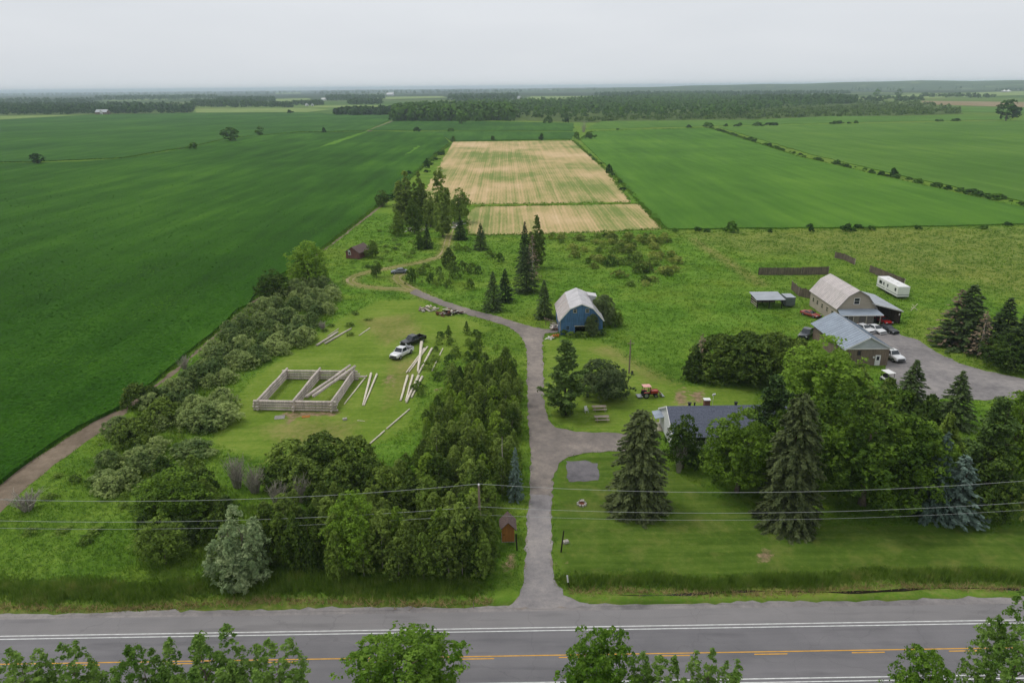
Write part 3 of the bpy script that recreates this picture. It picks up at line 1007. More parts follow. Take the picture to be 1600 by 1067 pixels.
for s in (1, 2, 3):
    proto('maple', 14, 12, lobed_crown('maple_crown', s, 14, 12, 1.4, 11, 'round', 62, 26, .22, .7, L_MAPLE, .4, (.40, .58), (.42, .93)), trunk_mesh('maple_trunk', s, 12, .32, BARK, 9, 4.5, .2))
    proto('broad', 8, 7, lobed_crown('broad_crown', s + 10, 8, 7, .4, 9, 'round', 44, 17, .18, .46, L_BROAD, .4, (.42, .6), (.42, .95)), trunk_mesh('broad_trunk', s, 7, .18, BARK, 7, 2.6, .2))
    proto('aspen', 7, 3.6, crown_mesh('aspen_crown', s + 20, 7, 3.6, .5, 'column', 230, 12, .16, .28, L_ASPEN, .9, .2, .4), trunk_mesh('aspen_trunk', s, 6.8, .07, BARKP, 5, 1.2, .2))
    proto('aspen_mid', 6, 3.8, crown_mesh('aspen_crown', s + 25, 6, 3.8, .3, 'egg', 230, 12, .16, .3, L_BROAD, .9, .2, .45), trunk_mesh('aspen_trunk', s + 5, 5.6, .06, BARK, 5, 1.2, .2, 2))
    proto('lime', 6, 3.6, crown_mesh('lime_crown', s + 27, 6, 3.6, .4, 'column', 210, 12, .16, .28, L_LIME, .9, .2, .4), trunk_mesh('lime_trunk', s + 7, 5.6, .06, BARK, 5, 1.2, .2))
    proto('willow_shrub', 3.4, 4.6, crown_mesh('willow_foliage', s + 30, 3.4, 4.6, .05, 'dome', 250, 14, .145, .32, L_WILLOW, .9, .2, .35, 2.0), None)
    proto('dark_shrub', 3.6, 4.6, crown_mesh('shrub_foliage', s + 40, 3.6, 4.6, .05, 'dome', 240, 14, .16, .36, L_CEDAR, .7, .2, .35), None)
    proto('spruce', 14, 6.4, conifer_mesh('spruce_crown', s, 14, 6.4, .5, L_SPRUCEG), trunk_mesh('spruce_trunk', s, 15.5, .2, BARKD, 0))
    proto('bush', 1.5, 2.4, crown_mesh('bush_foliage', s + 50, 1.5, 2.4, .02, 'dome', 64, 11, .14, .22, L_BUSH, .7, .2, .4), None)
    proto('olive_bush', 1.3, 2.2, crown_mesh('olive_foliage', s + 55, 1.3, 2.2, .02, 'dome', 62, 11, .14, .22, L_OLIVE, .7, .2, .4), None)
    proto('cedar', 6, 4, crown_mesh('cedar_crown', s + 60, 6, 4, .1, 'bullet', 290, 14, .19, .3, L_CEDAR, .8, .15, .14, 2.0), trunk_mesh('cedar_trunk', s, 5.5, .12, BARKD, 0))
    proto('far_tree', 14, 11, crown_mesh('far_crown', s + 70, 14, 11, 1.0, 'round', 34, 14, 1.15, 1.9, L_FAR, .3, .1, .25, 1.3), trunk_mesh('far_trunk', s, 11, .3, BARK, 3, 3, .3))
    proto('far_bush', 3, 4.5, crown_mesh('far_bush_foliage', s + 75, 3, 4.5, .05, 'dome', 20, 12, .6, .75, L_FAR, .3, .1, .3, 1.3), None)
for s in (1, 2):
    proto('loose_spruce', 14, 8, conifer_mesh('spruce_crown', s + 5, 14, 8, .5, L_SPRUCE, .4, 12, .24, .55, .08, .42, 17.0), trunk_mesh('spruce_trunk', s + 3, 15.5, .24, BARKD, 0))
    proto('blue_spruce', 9, 5, conifer_mesh('blue_spruce_crown', s + 9, 9, 5, .3, L_BLUE, .34, 9, .2, .25, .1, .85, 15.0), trunk_mesh('spruce_trunk', s + 6, 10, .15, BARKD, 0))
    proto('pine', 12.5, 8, pine_mesh('pine_crown', s, 12.5, 8, L_PINE), trunk_mesh('pine_trunk', s, 14, .22, BARKD, 10, 3.4, .15))
    proto('poplar', 18, 7, lobed_crown('poplar_crown', s + 80, 18, 7, 1.0, 6, 'column', 100, 18, .3, .55, L_ASPEN, .7, (.4, .55), (.6, .97)), trunk_mesh('poplar_trunk', s + 9, 17, .25, BARK, 8, 2.4, .15))
    proto('fg_tree', 12, 6.5, lobed_crown('leafy_crown', s + 90, 12, 6.5, 2.0, 9, 'column', 85, 22, .125, .3, L_FG, .9, (.28, .42), (.72, .99), 1.4, .5), trunk_mesh('leafy_trunk', s + 12, 11.5, .16, BARK, 14, 2.6, .2))
    proto('fg_maple', 10, 7.5, lobed_crown('leafy_crown', s + 94, 10, 7.5, 1.5, 11, 'round', 75, 24, .135, .36, L_FGM, .8, (.34, .5), (.5, .94), 1.3), trunk_mesh('leafy_trunk', s + 14, 9.5, .16, BARK, 14, 2.6, .2))
    proto('bare', 3, 3, bare_mesh('bare_twigs', s, 3, 3), None)
    proto('dead_spruce', 12, 5, conifer_mesh('dead_crown', s + 15, 12, 5, .8, L_DEADN, .6, 8, .26, .25, .35, .8, 3.6), trunk_mesh('dead_trunk', s + 16, 13.5, .16, TWIG, 16, 2.4, .1))
proto('apple', 6.5, 7.5, lobed_crown('apple_crown', 41, 6.5, 7.5, .3, 11, 'round', 62, 20, .17, .46, L_APPLE, .6, (.42, .6), (.45, .95)), trunk_mesh('apple_trunk', 41, 5.5, .2, BARK, 8, 2.6, .15))
proto('hedge_cedar', 9, 9, crown_mesh('cedar_crown', 99, 9, 9, .1, 'dome', 620, 16, .2, .5, L_CEDAR, .8, .15, .2, 2.0), trunk_mesh('cedar_trunk', 21, 8, .2, BARKD, 0))
proto('silver_willow', 8, 7, lobed_crown('silver_crown', 97, 8, 7, .2, 9, 'column', 70, 18, .15, .36, L_SILVER, .9, (.4, .55), (.5, .86), 2.2), trunk_mesh('silver_trunk', 17, 7, .14, BARK, 8, 2.5, .15, 3))
proto('bare_tree', 14, 11, bare_mesh('bare_branches', 5, 13, 11, 60, TWIG), trunk_mesh('bare_trunk', 18, 14, .35, TWIG, 14, 5, .25))

VR = random.Random(3)


def plant(kind, x, y, H, W, name, label, cat='tree', group=None, variant=None, crown_mat=None):
    ps = PROTO[kind]
    pH, pW, cm, tm = ps[VR.randrange(len(ps)) if variant is None else variant % len(ps)]
    sc = (W / pW, W / pW, H / pH)
    rz = VR.uniform(0, 6.283)
    if tm is None:
        o = link(name, cm, None, (x, y, 0), (0, 0, rz), sc)
    else:
        o = link(name, None, None, (x, y, 0), (0, 0, rz), sc)
        link('trunk', tm, o)
        link('crown', cm, o)
    return tag(o, label, cat, group)


def plant_px(kind, px, top, base, wpx, name, label, cat='tree', group=None, back=.30, variant=None):
    """Tree whose outline in the photograph spans top..base rows and wpx columns; its trunk stands a little behind the lowest edge."""
    q = P(px, base)
    depth = np.linalg.norm(q - [0, 0, CAM_H])
    W = wpx * depth / CAM_F
    x, y = q[0] * (1 + back * W / q[1]), q[1] + back * W
    H = max(.6, height_at(x, y, top))
    for _ in range(3):                                         # the crown, not the foot, is centred on px
        v = np.array([x, y, .5 * H - CAM_H])
        x += (px - (800 + CAM_F * (v @ _R) / (v @ _F))) * (v @ _F) / CAM_F
        H = max(.6, height_at(x, y, top))
    return plant(kind, x, y, H, W * 1.06, name, label, cat, group, variant)


TREES = [
    # right-hand grove round the house
    ('loose_spruce', 1000, 638, 812, 98, 'spruce_tree', 'tall loose dark spruce on the front lawn right of the gravel patch'),
    ('broad', 1070, 648, 742, 64, 'leafy_tree', 'small leafy tree before the white gable of the blue-roofed house'),
    ('maple', 1158, 640, 790, 128, 'maple_tree', 'dark maple in front of the middle of the blue-grey house roof'),
    ('pine', 1206, 590, 745, 96, 'pine_tree', 'dark pine just right of the blue-grey house roof'),
    ('loose_spruce', 1243, 612, 834, 94, 'spruce_tree', 'tall brownish spruce left of the huge round maple'),
    ('maple', 1362, 608, 824, 192, 'maple_tree', 'huge round maple, the largest tree of the right-hand grove'),
    ('maple', 1286, 526, 672, 136, 'maple_tree', 'dense maple below the grey-roofed workshop'),
    ('cedar', 1338, 572, 660, 62, 'cedar_tree', 'olive cedar below the workshop gable wall'),
    ('cedar', 1384, 592, 690, 58, 'cedar_tree', 'cedar right of the workshop in front of the white boat cover'),
    ('cedar', 1412, 612, 720, 60, 'cedar_tree', 'bright cedar behind the right shoulder of the huge maple'),
    ('cedar', 1446, 620, 745, 62, 'cedar_tree', 'dark cedar left of the lone spruce by the gravel yard'),
    ('cedar', 1474, 650, 770, 50, 'cedar_tree', 'yellowish cedar above the two blue spruces'),
    ('spruce', 1427, 562, 645, 58, 'fir_tree', 'small dark fir at the lower edge of the gravel yard'),
    ('spruce', 1497, 579, 672, 58, 'spruce_tree', 'tiered spruce standing against the grey gravel yard'),
    ('blue_spruce', 1468, 674, 822, 54, 'blue_spruce', 'taller narrow blue spruce beside the huge maple'),
    ('blue_spruce', 1500, 710, 824, 76, 'blue_spruce', 'broad blue spruce at the edge of the front lawn'),
    ('pine', 1548, 624, 812, 92, 'pine_tree', 'tall dark pine right of the blue spruces'),
    ('maple', 1596, 602, 762, 92, 'maple_tree', 'dark maple cut by the right edge of the picture'),
    ('broad', 1545, 700, 822, 80, 'leafy_tree', 'round olive tree at the foot of the tall dark pine'),
    ('spruce', 1514, 445, 552, 84, 'spruce_tree', 'green spruce with browned left side beyond the gravel yard'),
    ('dead_spruce', 1496, 452, 545, 62, 'dead_spruce', 'brown dying spruce behind the green one beyond the yard'),
    ('dead_spruce', 1536, 486, 562, 36, 'dead_spruce', 'grey bare spruce between the two green spruces at right'),
    ('spruce', 1570, 465, 566, 62, 'spruce_tree', 'dark spruce near the right edge beyond the gravel yard'),
    ('spruce', 1604, 476, 580, 62, 'spruce_tree', 'dark spruce cut by the right edge beyond the yard'),
    ('broad', 1578, 522, 584, 70, 'leafy_tree', 'grey-green bushy tree under the spruces at the right edge'),
    ('maple', 1222, 640, 760, 70, 'leafy_tree', 'dark leafy tree filling the gap behind the brownish spruce'),
    ('maple', 1440, 660, 790, 84, 'leafy_tree', 'olive leafy tree between the huge maple and the blue spruces'),
    # round the lawn and the drive
    ('pine', 884, 533, 658, 84, 'pine_tree', 'dark ragged white pine at the bend of the driveway'),
    ('apple', 946, 563, 632, 78, 'apple_tree', 'round grey-green apple tree beside the white pine'),
    ('cedar', 884, 618, 652, 26, 'cedar_tree', 'small dark cedar under the white pine'),
    ('spruce', 850, 437, 500, 34, 'spruce_tree', 'dark spruce close to the left side of the blue barn'),
    ('spruce', 770, 424, 488, 36, 'spruce_tree', 'left one of the spruce pair above the driveway'),
    ('spruce', 789, 420, 474, 32, 'spruce_tree', 'right one of the spruce pair above the driveway'),
    ('spruce', 822, 385, 460, 46, 'spruce_tree', 'broad dark spruce in front of the tall central clump'),
    ('spruce', 820, 346, 425, 30, 'spruce_tree', 'slim dark spruce at the left of the tall central clump'),
    ('poplar', 838, 337, 420, 28, 'poplar_tree', 'bright green round-topped tree in the tall central clump'),
    ('dead_spruce', 832, 366, 440, 30, 'dead_spruce', 'grey bare tree inside the tall central clump'),
    ('spruce', 751, 349, 392, 27, 'spruce_tree', 'lone spruce at the near left corner of the small hay field'),
    ('spruce', 719, 338, 376, 25, 'spruce_tree', 'spruce beside the top of the dirt track'),
    ('spruce', 667, 349, 390, 19, 'spruce_tree', 'slender spruce on the meadow left of the dirt track'),
    ('broad', 655, 364, 391, 20, 'leafy_tree', 'low round bushy tree leaning on the slender spruce'),
    ('cedar', 701, 387, 420, 24, 'cedar_tree', 'clipped-looking rounded cedar beside the dirt track'),
    ('poplar', 634, 267, 350, 42, 'poplar_tree', 'left tall poplar of the grove by the hay field'),
    ('poplar', 655, 268, 352, 30, 'poplar_tree', 'second poplar from the left in the grove by the hay field'),
    ('poplar', 690, 263, 372, 34, 'poplar_tree', 'tallest poplar of the grove by the hay field'),
    ('broad', 718, 293, 350, 34, 'leafy_tree', 'broad dark tree at the right end of the poplar grove'),
    ('poplar', 672, 300, 356, 28, 'poplar_tree', 'shorter grey poplar in the middle of the grove'),
    ('broad', 646, 310, 366, 30, 'leafy_tree', 'thin grey-green tree before the left poplars'),
    ('broad', 597, 297, 324, 24, 'leafy_tree', 'round dark tree at the edge of the soybeans left of the poplars'),
    ('broad', 621, 331, 370, 28, 'leafy_tree', 'round leafy tree at the foot of the left poplar'),
    ('maple', 481, 376, 452, 66, 'maple_tree', 'large round dark tree on the edge of the soybeans'),
    ('broad', 470, 396, 446, 30, 'leafy_tree', 'lighter small tree in front of the large round tree'),
    ('broad', 424, 420, 472, 50, 'leafy_tree', 'olive round tree at the soybean edge below the large tree'),
    ('broad', 581, 376, 404, 24, 'leafy_tree', 'round green tree hiding the right end of the red shed'),
    ('broad', 588, 408, 434, 18, 'leafy_tree', 'small shrubby tree inside the loop of the dirt track'),
    ('apple', 941, 460, 512, 40, 'leafy_tree', 'dark leafy tree against the right side of the blue barn'),
    ('broad', 962, 482, 512, 26, 'leafy_tree', 'low bushy tree right of the blue barn'),
    ('apple', 925, 490, 527, 21, 'leafy_tree', 'young tree growing in front of the blue barn wall'),
    ('aspen_mid', 790, 543, 600, 34, 'leafy_tree', 'reddish-brown topped tree at the top of the thicket by the driveway'),
    ('aspen_mid', 748, 522, 556, 18, 'leafy_tree', 'young slender tree alone on the rough grass above the thicket'),
    ('aspen_mid', 729, 502, 524, 11, 'leafy_tree', 'small dark sapling left of the driveway curve'),
    ('aspen_mid', 701, 508, 530, 11, 'leafy_tree', 'small sapling above the black pickup truck'),
    ('aspen_mid', 742, 550, 580, 16, 'leafy_tree', 'thin sapling below the slender tree on the rough grass'),
    ('blue_spruce', 805, 698, 786, 28, 'blue_spruce', 'young pale blue spruce at the edge of the driveway thicket'),
    ('silver_willow', 373, 788, 928, 92, 'willow_tree', 'silvery pale willow standing by the roadside ditch'),
    ('broad', 252, 806, 895, 70, 'leafy_tree', 'dark leafy tree left of the silvery willow'),
    ('maple', 268, 738, 845, 120, 'leafy_tree', 'broad spreading tree behind the silvery willow'),
    ('maple', 552, 768, 905, 92, 'leafy_tree', 'large dark maple in the middle of the roadside thicket'),
    ('bare', 1062, 690, 742, 24, 'bare_sapling', 'bare pale sapling by the house gable'),
    # nearest trees, tops only
    ('fg_tree', 40, 1012, 1210, 92, 'aspen_tree', 'leafy tree top at the bottom left corner'),
    ('fg_tree', 118, 1004, 1200, 90, 'aspen_tree', 'second leafy tree top from the bottom left corner'),
    ('fg_tree', 232, 1004, 1210, 90, 'aspen_tree', 'leafy tree top at the left end of the roadside pair'),
    ('fg_tree', 328, 990, 1205, 110, 'aspen_tree', 'tall leafy tree top over the yellow line at left'),
    ('fg_tree', 432, 998, 1200, 110, 'aspen_tree', 'leafy tree top left of the maple at the bottom edge'),
    ('fg_maple', 636, 992, 1200, 166, 'maple_tree', 'bright green maple top at the bottom edge left of centre'),
    ('fg_maple', 928, 984, 1205, 118, 'maple_tree', 'pointed green tree top at the bottom edge right of centre'),
    ('fg_tree', 1030, 1022, 1210, 86, 'aspen_tree', 'greyish leafy tree top right of the pointed one'),
    ('fg_tree', 1105, 1012, 1205, 86, 'aspen_tree', 'rightmost greyish tree top of the middle bottom pair'),
    ('fg_maple', 1440, 1020, 1205, 88, 'maple_tree', 'small green tree top at the bottom edge on the right'),
    ('fg_tree', 1586, 940, 1215, 100, 'aspen_tree', 'large leafy tree in the bottom right corner'),
    # lone trees out in the fields
    ('far_tree', 360, 200, 221, 24, 'field_tree', 'bushy lone tree at the bend of the ditch in the left fields'),
    ('far_tree', 405, 198, 212, 12, 'field_tree', 'small lone tree right of the ditch bend in the left fields'),
    ('far_tree', 57, 240, 257, 16, 'field_tree', 'brownish lone tree on the ditch far left'),
    ('far_bush', 302, 223, 234, 13, 'field_tree', 'round lone bush on the ditch between the left fields'),
    ('far_tree', 721, 174, 195, 16, 'field_tree', 'lone dark tree in front of the central wood'),
    ('bare_tree', 912, 186, 207, 15, 'dead_tree', 'bare brown tree at the far corner of the hay field'),
    ('far_tree', 1575, 157, 189, 26, 'field_tree', 'big lone dark tree in the far right fields'),
    ('far_bush', 1143, 347, 363, 19, 'field_tree', 'round dark bush at the near edge of the bright green field'),
    ('far_bush', 1325, 350, 362, 14, 'field_tree', 'small bush at the near edge of the green field farther right'),
    ('far_bush', 1396, 264, 277, 12, 'field_tree', 'round bush on the hedge line through the right fields'),
    ('far_bush', 952, 257, 271, 9, 'field_tree', 'small round tree on the right edge of the hay field'),
    ('far_tree', 1370, 140, 152, 9, 'field_tree', 'left one of two lone trees on the far right plain'),
    ('far_tree', 1404, 140, 151, 8, 'field_tree', 'right one of two lone trees on the far right plain'),
    ('far_bush', 651, 199, 206, 11, 'field_tree', 'left bush on the line between the far soybean strips'),
    ('far_bush', 704, 200, 206, 9, 'field_tree', 'right bush on the line between the far soybean strips'),
    ('far_bush', 708, 213, 222, 7, 'field_tree', 'small tree at the far left corner of the hay field'),
    ('far_bush', 770, 213, 221, 7, 'field_tree', 'small bush on the far edge of the hay field'),
    ('far_bush', 846, 210, 220, 8, 'field_tree', 'dark bush on the far edge of the hay field'),
    ('far_bush', 901, 207, 219, 10, 'field_tree', 'dark tree at the far right corner of the hay field'),
    ('far_bush', 920, 207, 218, 16, 'field_tree', 'bushy clump right of the far hay field corner'),
    ('far_bush', 856, 181, 193, 12, 'field_tree', 'bush at the far end of the soybean strip'),
    ('far_bush', 885, 183, 193, 10, 'field_tree', 'bush left of the bare brown tree'),
    ('far_bush', 667, 250, 263, 9, 'field_tree', 'bush on the left edge of the hay field'),
    ('far_bush', 452, 172, 178, 8, 'field_tree', 'tiny bush on the edge of the pale pasture'),
    ('far_bush', 506, 200, 208, 6, 'field_tree', 'tiny tree on the ditch line in the left fields'),
]
for row in TREES:
    k, px, tp, bs, w, nm, lb = row
    plant_px(k, px, tp, bs, w, nm, lb, back=.0 if k.startswith('far') else .3)

for row in [('aspen', 742, 792, 908, 46, 'young aspen hiding the foot of the roadside utility pole'), ('aspen_mid', 764, 806, 902, 40, 'bushy young tree between the utility pole and the wooden hut'), ('aspen', 720, 786, 908, 48, 'young aspen left of the roadside utility pole'),
            ('aspen_mid', 752, 826, 912, 40, 'low young tree on the ditch bank below the utility pole')]:
    plant_px(*row[:5], 'thicket_tree', row[5])

# cedar block behind the house
for i, (px, tp, bs, w) in enumerate([(1124, 524, 600, 84), (1166, 520, 604, 92), (1210, 522, 608, 88), (1244, 530, 610, 70)]):
    plant_px('hedge_cedar', px, tp, bs, w, 'cedar_tree', ('second', 'third', 'fourth', 'rightmost')[i] + ' big rounded cedar of the dark block behind the house', 'tree', 'cedars in the block behind the house')
plant_px('cedar', 1086, 542, 598, 34, 'cedar_tree', 'dark cedar at the left end of the cedar block', 'tree')
plant_px('dead_spruce', 1096, 521, 594, 34, 'dead_spruce', 'brown dead conifer rising from the left end of the cedar block')

# thicket between the log frame and the driveway
rt = np.random.default_rng(21)
T_A = PP([(660, 690), (672, 640), (700, 600), (740, 590), (780, 585), (808, 610), (816, 690), (806, 700), (812, 765), (775, 790), (768, 850), (772, 890), (700, 915), (560, 915), (425, 905), (420, 850), (450, 800), (560, 775), (620, 745)])
for i, q in enumerate(scatter(T_A, 200, rt, 1.35)):
    k = rt.choice(['aspen', 'aspen_mid', 'aspen', 'lime', 'dark_shrub'], p=[.46, .26, .14, .07, .07])
    fr = (q[1] - 64) / 50
    H = rt.uniform(5.2, 7.6) * (1 - .30 * min(1, fr)) * (.7 if k == 'dark_shrub' else 1)
    if q[0] < -11 and q[1] > 71:                                             # lower, looser growth towards the left
        H *= rt.uniform(.55, .8)
        if rt.random() < .3:
            continue
    W = H * rt.uniform(.4, .58) * (1.4 if k == 'dark_shrub' else 1)
    if q[0] > -2.9 and q[1] < 77:
        continue
    plant(k, q[0], q[1], H, W, 'thicket_tree', {'aspen': 'slender young aspen in the driveway thicket, ', 'aspen_mid': 'bushy young tree in the driveway thicket, ', 'lime': 'yellow-green young tree in the driveway thicket, ',
          'dark_shrub': 'dark low shrub in the driveway thicket, '}[k] + ('roadside row' if q[1] < 69 else 'around the power line' if q[1] < 78 else 'between hut and driveway fork' if q[1] < 92 else 'upper end towards the log piles'), 'shrub' if k == 'dark_shrub' else 'tree', {'aspen': 'aspens in the thicket', 'aspen_mid': 'bushy young trees in the thicket', 'lime': 'yellow-green trees in the thicket', 'dark_shrub': 'dark shrubs in the thicket'}[k])
T_B = PP([(205, 815), (240, 760), (330, 752), (410, 800), (415, 900), (330, 890), (220, 890)])
for q in scatter(T_B, 13, rt, 2.4):
    k = rt.choice(['aspen_mid', 'willow_shrub', 'dark_shrub'])
    H = rt.uniform(3.4, 5.6)
    plant(k, q[0], q[1], H * (.75 if k != 'aspen_mid' else 1), H * .8, 'roadside_shrub', {'aspen_mid': 'young leafy tree crowding round the silvery willow', 'willow_shrub': 'pale willow shrub crowding round the silvery willow', 'dark_shrub': 'dark shrub crowding round the silvery willow'}[k],
          'tree' if k == 'aspen_mid' else 'shrub', {'aspen_mid': 'young trees round the silvery willow', 'willow_shrub': 'willow shrubs round the silvery willow', 'dark_shrub': 'dark shrubs round the silvery willow'}[k])

# willow hedgerow along the soybeans
HEDGE = PP([(150, 768), (175, 700), (205, 655), (300, 578), (390, 492), (445, 452), (505, 448), (530, 458), (522, 490), (480, 535), (430, 560), (385, 580), (358, 600), (352, 655), (300, 690), (260, 730), (205, 778)])
for q in scatter(HEDGE, 96, rt, 2.1):
    far_f = np.clip((q[1] - 85) / 100, 0, 1)
    H = rt.uniform(2.2, 3.4) * (1 + .15 * far_f)
    plant('willow_shrub', q[0], q[1], H, H * rt.uniform(1.2, 1.6), 'willow_shrub', 'grey-green willow shrub in the soybean hedgerow, ' + ('lower end by the bare track' if q[1] < 100 else 'level with the log frame' if q[1] < 124 else 'level with the pickup trucks' if q[1] < 150 else 'upper end by the large round tree'), 'shrub', 'willow shrubs of the hedgerow')
for px, tp, bs, w in [(320, 632, 676, 52), (350, 632, 668, 46), (300, 690, 722, 60), (215, 700, 735, 40), (166, 735, 768, 44)]:
    plant_px('willow_shrub', px, tp, bs, w, 'willow_shrub', 'grey-green willow shrub on the open right flank of the hedgerow', 'shrub', 'willow shrubs of the hedgerow')
for px, tp, bs, w in [(212, 600, 640, 40), (236, 604, 636, 30), (252, 624, 668, 50), (205, 655, 700, 55)]:
    plant_px('dark_shrub', px, tp, bs, w, 'dark_shrub', 'dark green shrub among the willows at the end of the bare track', 'shrub', 'dark shrubs at the end of the bare track')

# dark bushes below the log frame
for px, tp, bs, w in [(450, 690, 742, 70), (500, 680, 740, 80), (552, 684, 742, 66), (470, 716, 778, 76), (530, 722, 786, 76), (432, 726, 772, 50), (570, 716, 770, 50), (600, 730, 790, 60), (640, 745, 800, 50)]:
    plant_px('dark_shrub', px, tp, bs, w, 'dark_shrub', 'dark green bush below the log frame, ' + ('back row of the mound' if bs < 760 and px < 560 else 'front row of the mound' if px < 560 else 'right end of the mound'), 'shrub', 'dark bushes below the log frame')
for px, tp, bs, w, lb in [(368, 712, 768, 40, 'leftmost grey bare shrub below the log frame'), (396, 728, 776, 40, 'grey bare shrub beside the dark bush clump'), (470, 742, 790, 34, 'grey bare shrub in front of the dark bush clump'), (566, 724, 760, 26, 'small grey bare shrub at the right of the dark bush clump'),
                         (40, 768, 806, 46, 'grey twiggy shrub beside the bare track at the left edge'), (432, 752, 800, 34, 'low grey twiggy shrub left of the thicket')]:
    plant_px('bare', px, tp, bs, w, 'bare_shrub', lb, 'shrub')
plant_px('bare', 288, 556, 582, 22, 'bare_shrub', 'dry brown shrub at the soybean edge beside the hedgerow', 'shrub')
plant_px('bare', 504, 502, 518, 18, 'bare_shrub', 'dry brown brush heap left of the loose logs', 'shrub')

# bushes on the meadow
for px, tp, bs, w in [(643, 420, 446, 22), (664, 412, 430, 26), (686, 417, 430, 14), (712, 416, 436, 22), (722, 408, 424, 16), (737, 412, 428, 20), (748, 416, 429, 14), (673, 428, 444, 14), (690, 430, 446, 14), (701, 436, 452, 14), (734, 436, 454, 16), (680, 436, 450, 10), (706, 408, 424, 16), (715, 380, 392, 14), (728, 384, 394, 14), (780, 396, 410, 14), (766, 392, 404, 16)]:
    plant_px('bush', px, tp, bs, w, 'meadow_bush', 'leafy bush on the meadow between the dirt track and the spruces', 'bush', 'bushes between the track and the spruces')
rb = np.random.default_rng(5)
for q in scatter(PP([(858, 372), (1056, 368), (1062, 400), (1050, 440), (980, 452), (960, 430), (900, 412)]), 74, rb, 2.0):
    W = rb.uniform(2.2, 4.6)
    plant('olive_bush' if rb.random() < .6 else 'bush', q[0], q[1], W * rb.uniform(.45, .7), W, 'meadow_bush', 'low scrubby bush on the meadow behind the blue barn', 'bush', 'low bushes behind the blue barn')
for q in scatter(PP([(690, 520), (740, 520), (800, 560), (760, 585), (690, 600), (660, 620), (640, 660), (636, 640)]), 26, rb, 1.6):
    W = rb.uniform(1.4, 2.8)
    plant('bush', q[0], q[1], W * rb.uniform(.5, .9), W, 'meadow_bush', 'low leafy bush on the rough grass above the thicket', 'bush', 'bushes above the thicket')
for q in scatter(PP([(450, 520), (520, 500), (580, 480), (575, 505), (530, 545), (470, 560)]), 9, rb, 2):
    plant('bush', q[0], q[1], rb.uniform(.5, .9), rb.uniform(1.4, 2.6), 'meadow_bush', 'low weedy bush round the loose logs by the hedgerow', 'bush', 'weedy bushes by the loose logs')
for q in scatter(PP([(60, 760), (190, 690), (230, 760), (140, 860), (20, 850)]), 14, rb, 2):
    plant('bush', q[0], q[1], rb.uniform(.5, 1.0), rb.uniform(1.2, 2.4), 'meadow_bush', 'low weedy bush on the grass at the lower left', 'bush', 'weedy bushes at the lower left')
for q in scatter(PP([(520, 405), (620, 340), (690, 390), (640, 405), (560, 425)]), 14, rb, 3):
    plant('bush', q[0], q[1], rb.uniform(.5, 1.0), rb.uniform(1.6, 2.8), 'meadow_bush', 'low bush on the grass round the red shed', 'bush', 'bushes round the red shed')
for px, bs in [(880, 524), (892, 527), (903, 527), (914, 527), (932, 526), (940, 524)]:  # weed clumps before the barn, drawn with the bush mesh
    plant_px('bush', px, bs - 9, bs + 1, 15, 'weed_clump', 'weedy green clump at the foot of the blue barn front', 'bush', 'weeds at the blue barn front')
# bushes along field edges
def along(pts, n, rng, jit):
    pts = [np.array(p) for p in PP(pts)]
    seg = [np.linalg.norm(b - a) for a, b in zip(pts, pts[1:])]
    out = []
    for _ in range(n):
        d = rng.random() * sum(seg)
        for (a, b), L in zip(zip(pts, pts[1:]), seg):
            if d <= L:
                out.append(a + (b - a) * d / L + rng.normal(0, jit, 2))
                break
            d -= L
    return out


for pts, n, jit, lo, hi, lb, gr in [
        ([(1112, 201), (1250, 244), (1400, 279), (1600, 321), (1680, 340)], 110, 1.6, .7, 2.6, 'hedge bush on the line between the two right-hand green fields', 'hedge bushes in the right fields'),
        ([(600, 318), (640, 283), (690, 240)], 12, 2.5, 1.4, 3.0, 'small bush along the left edge of the hay field', 'bushes along the left edge of the hay field'),
        ([(1040, 361), (1200, 361), (1400, 358), (1600, 353)], 14, 2.0, .8, 1.6, 'low bush along the near edge of the right green field', 'low bushes at the near edge of the green field'),
        ([(930, 205), (1100, 199), (1300, 194), (1560, 188)], 22, 4, 2, 5, 'small far bush along the top edge of the right fields', 'far bushes along the top of the right fields'),
        ([(915, 238), (948, 264), (990, 312), (1035, 352)], 9, 1.2, .8, 1.8, 'low bush along the right edge of the hay field', 'low bushes at the right edge of the hay field')]:
    for q in along(pts, n, rb, jit):
        H = rb.uniform(lo, hi)
        plant('far_bush', q[0], q[1], H, H * rb.uniform(1.6, 3.2), 'hedge_bush', lb, 'bush', gr)
# ------------------------------------------------------------------ materials for built things
def board_material(name, c, vert=True, width=.2, var=.16, peel=None):
    m = Mat(name, .85, .2)
    p = m.pos('obj')
    sc = (1, 1, .06) if vert else (.06, .06, 1)
    streak = m.noise(m.pos('obj', sc), 6.0, 4, .65)
    big = m.noise(p, .5, 4, .6)
    fine = m.noise(p, 9, 4, .7)
    t = m.math('ADD', m.math('MULTIPLY', streak, .5), m.math('ADD', m.math('MULTIPLY', big, .3), m.math('MULTIPLY', fine, .2)))
    d = tuple(int(v * (1 - var * 1.4)) for v in c)
    u = tuple(min(255, int(v * (1 + var))) for v in c)
    col = m.ramp(t, [(.36, d), (.5, c), (.64, u)])
    if peel:
        col = m.mix(m.math('MULTIPLY', m.math('SUBTRACT', m.noise(m.pos('obj', (1, 1, .35)), 2.2, 6, .75), .58, True), 6, True), col, peel)
    m.color(col)
    m.bump(streak, .3, .02)
    MATS[name] = m.m
    return m.m


